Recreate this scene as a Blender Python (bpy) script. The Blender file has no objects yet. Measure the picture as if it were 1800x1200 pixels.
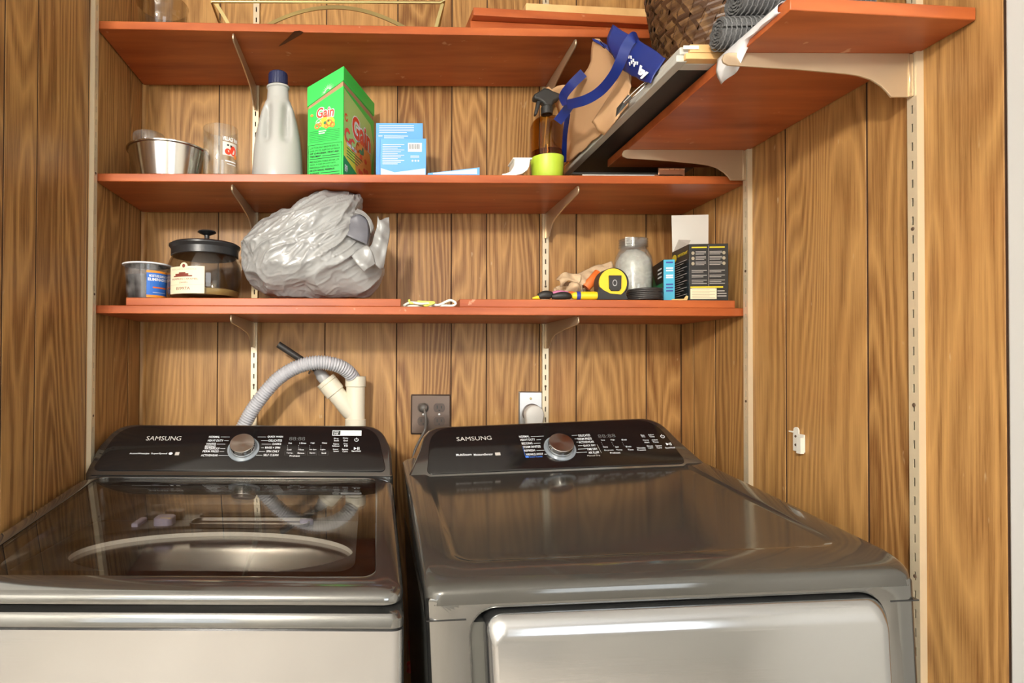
import bpy, math, random
from mathutils import Matrix, Vector, noise
random.seed(11)
S = bpy.context.scene
C = S.collection
PI = math.pi

# ------------------------------------------------------------------ camera
FPX, CX, CY, PIT, ROL, CAMZ = 1030.0, 658.65, 628.89, 0.0118, 0.0044, 1.28
cd = bpy.data.cameras.new('camera')
cd.sensor_fit = 'HORIZONTAL'
cd.sensor_width = 36.0
cd.lens = FPX / 1800 * 36
cd.shift_x = (900 - CX) / 1800
cd.shift_y = (CY - 600) / 1800
cd.clip_start = 0.02
cam = bpy.data.objects.new('camera', cd)
C.objects.link(cam)
R0 = Vector((1, 0, 0))
U0 = Vector((0, -math.sin(PIT), math.cos(PIT)))
F0 = Vector((0, math.cos(PIT), math.sin(PIT)))
rr = R0 * math.cos(ROL) + U0 * math.sin(ROL)
uu = -R0 * math.sin(ROL) + U0 * math.cos(ROL)
cm = Matrix.Identity(4)
for i in range(3):
    cm[i][0], cm[i][1], cm[i][2] = rr[i], uu[i], -F0[i]
cm[2][3] = CAMZ
cam.matrix_world = cm
S.camera = cam

# ------------------------------------------------------------------ world, lights, exposure
w = bpy.data.worlds.new('world')
S.world = w
w.use_nodes = True
w.node_tree.nodes['Background'].inputs[0].default_value = (0.9, 0.95, 1.0, 1)
w.node_tree.nodes['Background'].inputs[1].default_value = 0.6

def area(name, loc, target, sx, sy, power, col, shape='RECTANGLE'):
    l = bpy.data.lights.new(name, 'AREA')
    l.shape = shape
    l.size = sx
    l.size_y = sy
    l.energy = power
    l.color = col
    o = bpy.data.objects.new(name, l)
    C.objects.link(o)
    o.location = loc
    o.rotation_euler = (Vector(target) - Vector(loc)).to_track_quat('-Z', 'Y').to_euler()
    return o
# ceiling lamp of the room (its opal bowl is built below) and daylight in the two window openings behind the camera
pl_ = bpy.data.lights.new('ceiling_lamp_light', 'POINT')
pl_.energy = 215
pl_.color = (1.0, 0.94, 0.85)
pl_.shadow_soft_size = 0.10
plo = bpy.data.objects.new('ceiling_lamp_light', pl_)
C.objects.link(plo)
plo.location = (-0.85, -1.40, 2.20)
area('window_daylight', (1.25, -1.95, 1.5), (0.2, 1.6, 1.3), 1.0, 1.2, 18, (0.86, 0.93, 1.0))
area('window_daylight_2', (-1.2, -1.95, 1.5), (0.0, 1.6, 1.3), 1.0, 1.2, 9, (0.9, 0.95, 1.0))

S.view_settings.view_transform = 'Standard'
S.view_settings.look = 'None'
S.view_settings.gamma = 1.0
S.view_settings.use_curve_mapping = False
S.view_settings.exposure = 0.05
try:
    S.cycles.caustics_reflective = False
    S.cycles.caustics_refractive = False
    S.cycles.max_bounces = 10
    S.cycles.diffuse_bounces = 5
    S.cycles.transparent_max_bounces = 16
except Exception:
    pass

# ------------------------------------------------------------------ picture helpers (real depth is always given)
def ray(px, py):
    u, v = px - CX, py - CY
    c, s = math.cos(ROL), math.sin(ROL)
    u0, v0 = c * u + s * v, -s * u + c * v
    return R0 * (u0 / FPX) - U0 * (v0 / FPX) + F0
EYE = Vector((0, 0, CAMZ))
def P(px, py, Y):
    d = ray(px, py)
    return EYE + d * (Y / d.y)
def XW(px, Y, py=600):
    return P(px, py, Y).x
def ZW(py, Y, px=900):
    return P(px, py, Y).z

# ------------------------------------------------------------------ mesh helpers
MATW = {}
class MB:
    def __init__(s):
        s.v, s.f = [], []
    def add(s, vs, fs):
        b = len(s.v)
        s.v += [Vector(p) for p in vs]
        s.f += [tuple(i + b for i in f) for f in fs]
        return s
    def box(s, x0, x1, y0, y1, z0, z1, M=None):
        vs = [Vector((x, y, z)) for z in (z0, z1) for y in (y0, y1) for x in (x0, x1)]
        if M is not None:
            vs = [M @ p for p in vs]
        return s.add(vs, [(0, 2, 3, 1), (4, 5, 7, 6), (0, 1, 5, 4), (2, 6, 7, 3), (0, 4, 6, 2), (1, 3, 7, 5)])
    def loops(s, ls, cap0=False, cap1=False, close=True):
        n = len(ls[0])
        vs = [p for l in ls for p in l]
        fs = []
        m = n if close else n - 1
        for a in range(len(ls) - 1):
            for i in range(m):
                j = (i + 1) % n
                fs.append((a * n + i, a * n + j, (a + 1) * n + j, (a + 1) * n + i))
        if cap0:
            fs.append(tuple(range(n - 1, -1, -1)))
        if cap1:
            fs.append(tuple((len(ls) - 1) * n + i for i in range(n)))
        return s.add(vs, fs)
    def lathe(s, prof, c=(0, 0, 0), n=40, M=None, sy=1.0):
        ls = []
        for r, z in prof:
            l = []
            for i in range(n):
                a = 2 * PI * i / n
                p = Vector((r * math.cos(a), r * math.sin(a) * sy, z))
                if M is not None:
                    p = M @ p
                l.append(p + Vector(c))
            ls.append(l)
        return s.loops(ls, prof[0][0] > 1e-6, prof[-1][0] > 1e-6)
    def tube(s, pts, r, n=12, caps=True, flat=None):
        pts = [Vector(p) for p in pts]
        rs = r if isinstance(r, (list, tuple)) else [r] * len(pts)
        t0 = (pts[1] - pts[0]).normalized()
        up = Vector((0, 0, 1)) if abs(t0.z) < 0.9 else Vector((1, 0, 0))
        nrm = (up - t0 * up.dot(t0)).normalized()
        ls = []
        for i, p in enumerate(pts):
            t = (pts[min(i + 1, len(pts) - 1)] - pts[max(i - 1, 0)]).normalized()
            nrm = (nrm - t * nrm.dot(t)).normalized()
            b = t.cross(nrm)
            ls.append([p + (nrm * math.cos(2 * PI * k / n) + b * math.sin(2 * PI * k / n) * (flat or 1)) * rs[i] for k in range(n)])
        return s.loops(ls, caps, caps)
    def ribbon(s, pts, side, wd, th=0.0015):
        pts = [Vector(p) for p in pts]
        sides = side if isinstance(side, list) else [Vector(side)] * len(pts)
        ls = []
        for i, p in enumerate(pts):
            t = (pts[min(i + 1, len(pts) - 1)] - pts[max(i - 1, 0)]).normalized()
            sd = Vector(sides[i])
            sd = (sd - t * sd.dot(t)).normalized()
            n = t.cross(sd)
            ls.append([p + sd * wd / 2 + n * th / 2, p - sd * wd / 2 + n * th / 2, p - sd * wd / 2 - n * th / 2, p + sd * wd / 2 - n * th / 2])
        return s.loops(ls, True, True)
    def extrude(s, poly, a, b):
        """poly: list of points, swept from offset a to offset b"""
        a, b = Vector(a), Vector(b)
        return s.loops([[Vector(p) + a for p in poly], [Vector(p) + b for p in poly]], True, True)
    def build(s, name, mat, parent=None, smooth=None, bevel=None, local=False, sub=0, seg=2, bang=40):
        me = bpy.data.meshes.new(name)
        vs = s.v
        if parent is not None and not local:
            inv = MATW[parent.name].inverted()
            vs = [inv @ p for p in vs]
        me.from_pydata([tuple(p) for p in vs], [], s.f)
        me.update()
        bm_fix(me)
        if smooth:
            for p in me.polygons:
                p.use_smooth = True
            me.set_sharp_from_angle(angle=math.radians(smooth))
        me.materials.append(M[mat] if isinstance(mat, str) else mat)
        o = bpy.data.objects.new(name, me)
        C.objects.link(o)
        if parent is not None:
            o.parent = parent
            MATW[o.name] = MATW[parent.name]
        else:
            MATW[o.name] = Matrix.Identity(4)
        if bevel:
            b = o.modifiers.new('bevel', 'BEVEL')
            b.width = bevel
            b.segments = seg
            b.limit_method = 'ANGLE'
            b.angle_limit = math.radians(bang)
            b.harden_normals = False
            for p in me.polygons:
                p.use_smooth = True
            me.set_sharp_from_angle(angle=math.radians(50))
        if sub:
            m = o.modifiers.new('subsurf', 'SUBSURF')
            m.levels = m.render_levels = sub
            for p in me.polygons:
                p.use_smooth = True
        return o

import bmesh
def bm_fix(me):
    bm = bmesh.new()
    bm.from_mesh(me)
    bmesh.ops.recalc_face_normals(bm, faces=bm.faces)
    bm.to_mesh(me)
    bm.free()

def thing(name, label, cat, loc=(0, 0, 0), rot=(0, 0, 0), group=None):
    o = bpy.data.objects.new(name, None)
    C.objects.link(o)
    o.empty_display_size = 0.05
    o.location = loc
    o.rotation_euler = rot
    from mathutils import Euler
    MATW[o.name] = Matrix.Translation(loc) @ Euler(rot).to_matrix().to_4x4()
    return tag(o, label, cat, group)
def tag(o, label, cat, group=None):
    o['label'] = label
    o['category'] = cat
    if group:
        o['group'] = group
    return o
def struct(o):
    o['kind'] = 'structure'
    return o

def arc(cx, cy, r, a0, a1, n):
    return [(cx + r * math.cos(math.radians(a0 + (a1 - a0) * i / n)), cy + r * math.sin(math.radians(a0 + (a1 - a0) * i / n))) for i in range(n + 1)]
def rrect(x0, x1, y0, y1, r, n=6):
    r = max(min(r, (x1 - x0) / 2 - 1e-5, (y1 - y0) / 2 - 1e-5), 1e-5)
    return arc(x1 - r, y0 + r, r, -90, 0, n) + arc(x1 - r, y1 - r, r, 0, 90, n) + arc(x0 + r, y1 - r, r, 90, 180, n) + arc(x0 + r, y0 + r, r, 180, 270, n)
def round_poly(pts, rad, n=6):
    out = []
    k = len(pts)
    for i in range(k):
        p, a, b = Vector(pts[i]), Vector(pts[i - 1]), Vector(pts[(i + 1) % k])
        d1, d2 = (a - p).normalized(), (b - p).normalized()
        ang = d1.angle(d2)
        t = rad[i] / math.tan(ang / 2)
        s, e = p + d1 * t, p + d2 * t
        for j in range(n + 1):
            q = j / n
            out.append(tuple(s * (1 - q) ** 2 + p * 2 * q * (1 - q) * (0.9) + p * 0.1 * 2 * q * (1 - q) + e * q * q))
    return out
def spline(pts, n=8):
    pts = [Vector(p) for p in pts]
    out = []
    for i in range(len(pts) - 1):
        p0, p1, p2, p3 = pts[max(i - 1, 0)], pts[i], pts[i + 1], pts[min(i + 2, len(pts) - 1)]
        for j in range(n):
            t = j / n
            out.append(0.5 * (2 * p1 + (p2 - p0) * t + (2 * p0 - 5 * p1 + 4 * p2 - p3) * t * t + (3 * p1 - p0 - 3 * p2 + p3) * t ** 3))
    out.append(pts[-1])
    return out

# lettering --------------------------------------------------------
TXT = {}
def glyphs(s, bold=0.0):
    k = (s, bold)
    if k not in TXT:
        cu = bpy.data.curves.new('lettering', 'FONT')
        cu.body = s
        cu.offset = bold
        cu.resolution_u = 3
        o = bpy.data.objects.new('lettering', cu)
        C.objects.link(o)
        dg = bpy.context.evaluated_depsgraph_get()
        me = bpy.data.meshes.new_from_object(o.evaluated_get(dg))
        vs = [(v.co.x, v.co.y) for v in me.vertices]
        fs = [tuple(p.vertices) for p in me.polygons]
        bpy.data.objects.remove(o)
        bpy.data.meshes.remove(me)
        bpy.data.curves.remove(cu)
        x0, x1 = min(v[0] for v in vs), max(v[0] for v in vs)
        y0, y1 = min(v[1] for v in vs), max(v[1] for v in vs)
        TXT[k] = ([((x - x0) / (x1 - x0), (y - y0) / max(y1 - y0, 1e-6)) for x, y in vs], fs)
    return TXT[k]
class Print:
    """flat print on a surface given by fn(a, b) -> point; collected per material"""
    def __init__(s, fn):
        s.fn, s.m = fn, {}
    def text(s, t, a0, a1, b0, b1, mat, bold=0.0, slant=0.0):
        vs, fs = glyphs(t, bold)
        s.m.setdefault(mat, MB()).add([s.fn(a0 + (a1 - a0) * x + slant * y * (b1 - b0), b0 + (b1 - b0) * y) for x, y in vs], fs)
    def rect(s, a0, a1, b0, b1, mat, nx=1):
        mb = s.m.setdefault(mat, MB())
        for i in range(nx):
            p, q = a0 + (a1 - a0) * i / nx, a0 + (a1 - a0) * (i + 1) / nx
            mb.add([s.fn(p, b0), s.fn(q, b0), s.fn(q, b1), s.fn(p, b1)], [(0, 1, 2, 3)])
    def poly(s, pts, mat):
        s.m.setdefault(mat, MB()).add([s.fn(a, b) for a, b in pts], [tuple(range(len(pts)))])
    def disc(s, a, b, ra, rb, mat, n=20):
        s.poly([(a + ra * math.cos(2 * PI * i / n), b + rb * math.sin(2 * PI * i / n)) for i in range(n)], mat)
    def ring(s, a, b, ra, rb, t, mat, n=24, a0=0, a1=360):
        mb = s.m.setdefault(mat, MB())
        l1, l2 = [], []
        for i in range(n + 1):
            g = math.radians(a0 + (a1 - a0) * i / n)
            l1.append(s.fn(a + ra * math.cos(g), b + rb * math.sin(g)))
            l2.append(s.fn(a + (ra - t) * math.cos(g), b + (rb - t * rb / ra) * math.sin(g)))
        mb.loops([l1, l2], close=False)
    def build(s, names, parent, local=False):
        for mat, mb in s.m.items():
            o = mb.build(names.get(mat, 'printed_lettering') if isinstance(names, dict) else names, mat, parent, local=local)
            o['kind'] = 'stuff'

# ------------------------------------------------------------------ materials
M = {}
def newmat(name):
    m = bpy.data.materials.new(name)
    m.use_nodes = True
    nt = m.node_tree
    b = nt.nodes['Principled BSDF']
    M[name] = m
    return m, nt, b
def plain(name, col, rough=0.5, metal=0.0, coat=0.0, emit=None, trans=0.0, bump=None, spec=0.5, aniso=0.0, vary=None):
    m, nt, b = newmat(name)
    b.inputs['Base Color'].default_value = (*col, 1)
    b.inputs['Roughness'].default_value = rough
    b.inputs['Metallic'].default_value = metal
    b.inputs['Coat Weight'].default_value = coat
    b.inputs['Coat Roughness'].default_value = 0.08
    b.inputs['Transmission Weight'].default_value = trans
    b.inputs['Specular IOR Level'].default_value = spec
    b.inputs['Anisotropic'].default_value = aniso
    if emit:
        b.inputs['Emission Color'].default_value = (*emit[0], 1)
        b.inputs['Emission Strength'].default_value = emit[1]
    if bump or vary:
        tc = nt.nodes.new('ShaderNodeTexCoord')
    if bump:
        n = nt.nodes.new('ShaderNodeTexNoise')
        n.inputs['Scale'].default_value = bump[0]
        n.inputs['Detail'].default_value = 4
        mp = nt.nodes.new('ShaderNodeMapping')
        mp.inputs['Scale'].default_value = bump[2] if len(bump) > 2 else (1, 1, 1)
        nt.links.new(tc.outputs['Object'], mp.inputs[0])
        nt.links.new(mp.outputs[0], n.inputs['Vector'])
        bp = nt.nodes.new('ShaderNodeBump')
        bp.inputs['Strength'].default_value = bump[1]
        bp.inputs['Distance'].default_value = 0.002
        nt.links.new(n.outputs['Fac'], bp.inputs['Height'])
        nt.links.new(bp.outputs[0], b.inputs['Normal'])
    if vary:
        n = nt.nodes.new('ShaderNodeTexNoise')
        n.inputs['Scale'].default_value = vary[0]
        n.inputs['Detail'].default_value = 5
        nt.links.new(tc.outputs['Object'], n.inputs['Vector'])
        r = nt.nodes.new('ShaderNodeValToRGB')
        r.color_ramp.elements[0].position = 0.35
        r.color_ramp.elements[1].position = 0.65
        r.color_ramp.elements[0].color = (*vary[1], 1)
        r.color_ramp.elements[1].color = (*col, 1)
        nt.links.new(n.outputs['Fac'], r.inputs[0])
        nt.links.new(r.outputs[0], b.inputs['Base Color'])
    return m
def glassy(name, tint, ior=1.45, rough=0.02, haze=0.0, haze_col=(0.7, 0.7, 0.7)):
    m, nt, b = newmat(name)
    nt.nodes.remove(b)
    out = nt.nodes['Material Output']
    tr = nt.nodes.new('ShaderNodeBsdfTransparent')
    tr.inputs[0].default_value = (*tint, 1)
    gl = nt.nodes.new('ShaderNodeBsdfGlossy')
    gl.inputs['Roughness'].default_value = rough
    gl.inputs[0].default_value = (1, 1, 1, 1)
    # two-sided Schlick reflectance, the same from either face of a thin wall
    ge = nt.nodes.new('ShaderNodeNewGeometry')
    dt = nt.nodes.new('ShaderNodeVectorMath')
    dt.operation = 'DOT_PRODUCT'
    nt.links.new(ge.outputs['Normal'], dt.inputs[0])
    nt.links.new(ge.outputs['Incoming'], dt.inputs[1])
    def mth(op, x, y):
        n = nt.nodes.new('ShaderNodeMath')
        n.operation = op
        n.use_clamp = op != 'POWER'
        for i, q in enumerate((x, y)):
            if q is None:
                continue
            if isinstance(q, (int, float)):
                n.inputs[i].default_value = q
            else:
                nt.links.new(q, n.inputs[i])
        return n.outputs[0]
    ab = mth('ABSOLUTE', dt.outputs['Value'], None)
    f0 = ((ior - 1) / (ior + 1)) ** 2
    sch = mth('ADD', mth('MULTIPLY', mth('POWER', mth('SUBTRACT', 1.0, ab), 5.0), 1 - f0), f0)
    mx = nt.nodes.new('ShaderNodeMixShader')
    nt.links.new(sch, mx.inputs[0])
    nt.links.new(tr.outputs[0], mx.inputs[1])
    nt.links.new(gl.outputs[0], mx.inputs[2])
    last = mx
    if haze:  # pale diffuse haze painted in patches so clear walls show up
        df = nt.nodes.new('ShaderNodeBsdfDiffuse')
        df.inputs[0].default_value = (*haze_col, 1)
        m2 = nt.nodes.new('ShaderNodeMixShader')
        tc = nt.nodes.new('ShaderNodeTexCoord')
        n = nt.nodes.new('ShaderNodeTexNoise')
        n.inputs['Scale'].default_value = 30
        n.inputs['Detail'].default_value = 6
        nt.links.new(tc.outputs['Object'], n.inputs['Vector'])
        mr = nt.nodes.new('ShaderNodeMapRange')
        mr.inputs[1].default_value = 0.4
        mr.inputs[2].default_value = 0.8
        mr.inputs[4].default_value = haze
        nt.links.new(n.outputs['Fac'], mr.inputs[0])
        nt.links.new(mr.outputs[0], m2.inputs[0])
        nt.links.new(mx.outputs[0], m2.inputs[1])
        nt.links.new(df.outputs[0], m2.inputs[2])
        last = m2
    nt.links.new(last.outputs[0], out.inputs[0])
    return m
def panelling(name, light, dark, red=(0.30, 0.10, 0.03)):
    """grained plank veneer: contour lines of a stretched noise give cathedral grain"""
    m, nt, b = newmat(name)
    L = nt.links.new
    N = nt.nodes.new
    tc = N('ShaderNodeTexCoord')
    oi = N('ShaderNodeObjectInfo')
    sx = N('ShaderNodeSeparateXYZ')
    L(tc.outputs['Object'], sx.inputs[0])
    def mt(op, a, c, d=None):
        n = N('ShaderNodeMath')
        n.operation = op
        for i, q in enumerate((a, c, d)):
            if q is None:
                continue
            if isinstance(q, (int, float)):
                n.inputs[i].default_value = q
            else:
                L(q, n.inputs[i])
        return n.outputs[0]
    wv = mt('ADD', sx.outputs[0], sx.outputs[1])
    rnd = oi.outputs['Random']
    def nz(kx, kz, off, detail, rough=0.5):
        cb = N('ShaderNodeCombineXYZ')
        L(mt('MULTIPLY_ADD', wv, kx, mt('MULTIPLY', rnd, off)), cb.inputs[0])
        L(mt('MULTIPLY', rnd, 57.0), cb.inputs[1])
        L(mt('MULTIPLY', sx.outputs[2], kz), cb.inputs[2])
        n = N('ShaderNodeTexNoise')
        n.inputs['Scale'].default_value = 1
        n.inputs['Detail'].default_value = detail
        n.inputs['Roughness'].default_value = rough
        L(cb.outputs[0], n.inputs['Vector'])
        return n.outputs['Fac']
    big = nz(7.0, 0.75, 31.0, 1.5)
    wob = nz(40.0, 9.0, 13.0, 2)
    ph = mt('MULTIPLY_ADD', big, 22.0, mt('MULTIPLY', wob, 0.5))
    ph = mt('MULTIPLY_ADD', wv, 26.0, ph)
    line = mt('PINGPONG', ph, 0.5)
    line = mt('MULTIPLY', line, 2.0)
    line = mt('POWER', line, 1.6)
    fine = nz(330.0, 6.0, 7.0, 4, 0.75)
    tone = nz(9.0, 1.3, 91.0, 2)
    fac = mt('MULTIPLY_ADD', line, 0.36, mt('MULTIPLY_ADD', fine, 1.0, -0.17))
    fac = mt('MULTIPLY_ADD', tone, 0.45, mt('ADD', fac, -0.22))
    fac = mt('MULTIPLY_ADD', rnd, 0.22, mt('ADD', fac, -0.11))
    r = N('ShaderNodeValToRGB')
    e = r.color_ramp.elements
    e[0].position, e[0].color = 0.16, (*dark, 1)
    e[1].position, e[1].color = 0.80, (*light, 1)
    mid = e.new(0.44)
    mid.color = tuple((a * 0.45 + c * 0.55) for a, c in zip(dark, light)) + (1,)
    L(fac, r.inputs[0])
    # reddish worn stain in broad patches, tiny pale scuffs
    st = nz(5.0, 3.0, 17.0, 3)
    mr = N('ShaderNodeMapRange')
    mr.inputs[1].default_value, mr.inputs[2].default_value, mr.inputs[4].default_value = 0.55, 0.78, 0.5
    L(st, mr.inputs[0])
    mx = N('ShaderNodeMix')
    mx.data_type = 'RGBA'
    L(mr.outputs[0], mx.inputs[0])
    L(r.outputs[0], mx.inputs[6])
    mx.inputs[7].default_value = (*red, 1)
    sc = nz(90.0, 26.0, 29.0, 2)
    mr2 = N('ShaderNodeMapRange')
    mr2.inputs[1].default_value, mr2.inputs[2].default_value, mr2.inputs[4].default_value = 0.73, 0.80, 0.5
    L(sc, mr2.inputs[0])
    mx2 = N('ShaderNodeMix')
    mx2.data_type = 'RGBA'
    L(mr2.outputs[0], mx2.inputs[0])
    L(mx.outputs[2], mx2.inputs[6])
    mx2.inputs[7].default_value = (0.62, 0.45, 0.26, 1)
    L(mx2.outputs[2], b.inputs['Base Color'])
    b.inputs['Roughness'].default_value = 0.42
    b.inputs['Specular IOR Level'].default_value = 0.35
    bp = N('ShaderNodeBump')
    bp.inputs['Strength'].default_value = 0.25
    bp.inputs['Distance'].default_value = 0.001
    L(fac, bp.inputs['Height'])
    L(bp.outputs[0], b.inputs['Normal'])
    return m
def stained(name, col, dark, pale, rough=0.36, edge=0.5):
    """red-stained shelving board: streaks along X/Y, knots, chipped pale specks"""
    m, nt, b = newmat(name)
    L, N = nt.links.new, nt.nodes.new
    tc = N('ShaderNodeTexCoord')
    mp = N('ShaderNodeMapping')
    mp.inputs['Scale'].default_value = (2.2, 16, 16)
    L(tc.outputs['Object'], mp.inputs[0])
    n = N('ShaderNodeTexNoise')
    n.inputs['Scale'].default_value = 1.6
    n.inputs['Detail'].default_value = 6
    L(mp.outputs[0], n.inputs['Vector'])
    r = N('ShaderNodeValToRGB')
    r.color_ramp.elements[0].position, r.color_ramp.elements[0].color = 0.3, (*dark, 1)
    r.color_ramp.elements[1].position, r.color_ramp.elements[1].color = 0.68, (*col, 1)
    L(n.outputs['Fac'], r.inputs[0])
    sp = N('ShaderNodeTexNoise')
    sp.inputs['Scale'].default_value = 38
    sp.inputs['Detail'].default_value = 3
    L(tc.outputs['Object'], sp.inputs['Vector'])
    mr = N('ShaderNodeMapRange')
    mr.inputs[1].default_value, mr.inputs[2].default_value, mr.inputs[4].default_value = 0.70, 0.76, edge
    L(sp.outputs['Fac'], mr.inputs[0])
    mx = N('ShaderNodeMix')
    mx.data_type = 'RGBA'
    L(mr.outputs[0], mx.inputs[0])
    L(r.outputs[0], mx.inputs[6])
    mx.inputs[7].default_value = (*pale, 1)
    L(mx.outputs[2], b.inputs['Base Color'])
    b.inputs['Roughness'].default_value = rough
    b.inputs['Specular IOR Level'].default_value = 0.4
    return m

panelling('panel', (0.55, 0.305, 0.105), (0.20, 0.085, 0.024), (0.36, 0.15, 0.045))
stained('red_board', (0.50, 0.130, 0.036), (0.30, 0.058, 0.014), (0.75, 0.45, 0.28))
plain('knot', (0.09, 0.02, 0.01), 0.45)
plain('groove', (0.05, 0.022, 0.01), 0.9)
plain('pine', (0.78, 0.50, 0.22), 0.5, vary=(14, (0.62, 0.36, 0.14)))
plain('cream_metal', (0.74, 0.63, 0.44), 0.38, 0.35)
plain('bracket_metal', (0.60, 0.47, 0.31), 0.30, 0.6)
plain('slot_dark', (0.10, 0.06, 0.035), 0.8)
plain('white_paint', (0.56, 0.56, 0.55), 0.55)
plain('room_white', (0.64, 0.63, 0.60), 0.6)
plain('ceiling_white', (0.85, 0.84, 0.82), 0.7)
plain('floor_tile', (0.52, 0.48, 0.43), 0.5, vary=(3, (0.46, 0.42, 0.37)))
plain('knob_metal', (0.7, 0.68, 0.62), 0.25, 1)
plain('opal', (1, 0.95, 0.85), 0.4, emit=((1, 0.9, 0.75), 3.0))
plain('platinum', (0.20, 0.198, 0.188), 0.13, 0.88, coat=0.4)
plain('platinum_front', (0.45, 0.45, 0.45), 0.15, 0.95, bump=(40, 0.02, (0.02, 1, 6)))
plain('dryer_top', (0.085, 0.082, 0.073), 0.11, 0.5, coat=0.4)
plain('machine_side', (0.10, 0.10, 0.09), 0.3, 0.5)
plain('gloss_black', (0.010, 0.009, 0.009), 0.13, coat=0.2, bump=(90, 0.02))
plain('door_black', (0.012, 0.012, 0.012), 0.25)
plain('chrome', (0.72, 0.70, 0.67), 0.14, 1.0)
plain('brushed', (0.58, 0.55, 0.51), 0.28, 1.0, aniso=0.6)
plain('knob_ring', (0.30, 0.34, 0.38), 0.25, 0.2)
plain('print_white', (0.85, 0.87, 0.9), 0.5)
plain('print_grey', (0.52, 0.49, 0.45), 0.4)
plain('print_dim', (0.10, 0.10, 0.10), 0.5)
plain('print_blue', (0.05, 0.17, 0.62), 0.5)
plain('print_black', (0.015, 0.02, 0.018), 0.6)
glassy('lid_glass', (0.82, 0.80, 0.77), 1.62, 0.0, 0.012, (0.55, 0.52, 0.47))
glassy('clear_glass', (0.93, 0.94, 0.93), 1.6, 0.01, 0.10, (0.75, 0.75, 0.73))
glassy('smoke_glass', (0.80, 0.78, 0.74), 1.5, 0.01)
glassy('amber_glass', (0.66, 0.46, 0.18), 1.5, 0.02)
glassy('clear_plastic', (0.86, 0.86, 0.86), 1.45, 0.08, 0.26, (0.75, 0.75, 0.75))
glassy('hazed_glass', (0.90, 0.91, 0.90), 1.52, 0.02, 0.30, (0.75, 0.75, 0.73))  # milky haze put into the colour to make the jars visible
plain('deck_black', (0.022, 0.02, 0.018), 0.3, vary=(30, (0.035, 0.032, 0.03)))
plain('tub_grey', (0.88, 0.89, 0.86), 0.35)
plain('tub_line', (0.12, 0.11, 0.10), 0.5)
plain('lavender', (0.42, 0.42, 0.62), 0.4)
plain('pvc', (0.78, 0.72, 0.58), 0.35)
plain('hose_grey', (0.50, 0.50, 0.53), 0.4)
plain('rubber', (0.035, 0.032, 0.03), 0.45)
plain('grey_plastic', (0.42, 0.42, 0.42), 0.35)
plain('plate_brown', (0.165, 0.12, 0.095), 0.30, 0.7)
plain('outlet_brown', (0.075, 0.050, 0.038), 0.4)
plain('steel_plate', (0.55, 0.53, 0.50), 0.32, 0.9)
plain('plug_grey', (0.62, 0.60, 0.56), 0.5)
plain('cord_grey', (0.11, 0.10, 0.09), 0.45)
plain('white_plastic', (0.82, 0.80, 0.72), 0.35)
plain('steel', (0.62, 0.58, 0.52), 0.16, 1.0)
plain('navy', (0.018, 0.024, 0.075), 0.35)
plain('milk_plastic', (0.62, 0.63, 0.60), 0.30, trans=0.30)
plain('gain_green', (0.035, 0.62, 0.09), 0.35)
plain('gain_dark', (0.02, 0.30, 0.06), 0.35)
plain('gain_light', (0.42, 0.66, 0.20), 0.35)
plain('gain_yellow', (0.80, 0.72, 0.04), 0.35)
plain('gain_orange', (0.86, 0.27, 0.05), 0.35)
plain('gain_red', (0.82, 0.055, 0.02), 0.35)
plain('leaf', (0.03, 0.22, 0.10), 0.4)
plain('kraft', (0.40, 0.24, 0.13), 0.7)
plain('box_blue', (0.115, 0.36, 0.78), 0.35)
plain('box_blue_deep', (0.06, 0.20, 0.55), 0.35)
plain('box_sky', (0.55, 0.73, 0.90), 0.35)
plain('card_white', (0.72, 0.70, 0.64), 0.6)
plain('lime', (0.46, 0.62, 0.045), 0.4)
plain('bag_blue', (0.008, 0.022, 0.17), 0.35)
plain('bag_tan', (0.66, 0.40, 0.21), 0.55, bump=(60, 0.15))
plain('slate', (0.022, 0.022, 0.021), 0.5, vary=(9, (0.035, 0.033, 0.03)))
plain('frame_grey', (0.52, 0.51, 0.46), 0.45)
plain('copper', (0.62, 0.36, 0.22), 0.3, 0.9)
plain('wicker', (0.085, 0.036, 0.013), 0.40, vary=(16, (0.035, 0.014, 0.006)))
plain('wicker_pale', (0.20, 0.105, 0.040), 0.40, vary=(40, (0.07, 0.030, 0.011)))
plain('mat_grey', (0.10, 0.10, 0.10), 0.8, bump=(400, 0.8))
plain('mat_grey_light', (0.15, 0.15, 0.15), 0.8)
plain('film', (0.80, 0.80, 0.82), 0.25)
plain('brass', (0.55, 0.45, 0.20), 0.35, 0.8)
plain('poly_grey', (0.31, 0.31, 0.305), 0.30, spec=0.7)
plain('poly_mouth_shade', (0.13, 0.13, 0.15), 0.3)  # darkened bag plastic, shade of the open mouth put into colour
plain('lid_black', (0.020, 0.020, 0.021), 0.35)
plain('wax', (0.70, 0.52, 0.22), 0.4)
plain('cream_label', (0.82, 0.74, 0.52), 0.6)
plain('maroon', (0.20, 0.035, 0.02), 0.6)
plain('tub_dark', (0.05, 0.05, 0.055), 0.25)
plain('label_orange', (0.85, 0.30, 0.03), 0.45)
plain('label_blue', (0.03, 0.16, 0.60), 0.45)
plain('cord_white', (0.82, 0.86, 0.76), 0.45)
plain('cord_lime', (0.72, 0.80, 0.15), 0.45)
plain('tool_black', (0.025, 0.024, 0.022), 0.5)
plain('tool_pink', (0.62, 0.20, 0.36), 0.45)
plain('tool_yellow', (0.85, 0.60, 0.02), 0.4)
plain('tool_orange', (0.78, 0.17, 0.03), 0.45)
plain('tool_blue', (0.03, 0.05, 0.30), 0.45)
plain('glove', (0.62, 0.45, 0.28), 0.85, bump=(220, 0.5))
plain('powder', (0.88, 0.87, 0.82), 0.9, bump=(120, 1.0), vary=(45, (0.68, 0.66, 0.60)))
plain('box_black', (0.020, 0.020, 0.019), 0.3)
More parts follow.
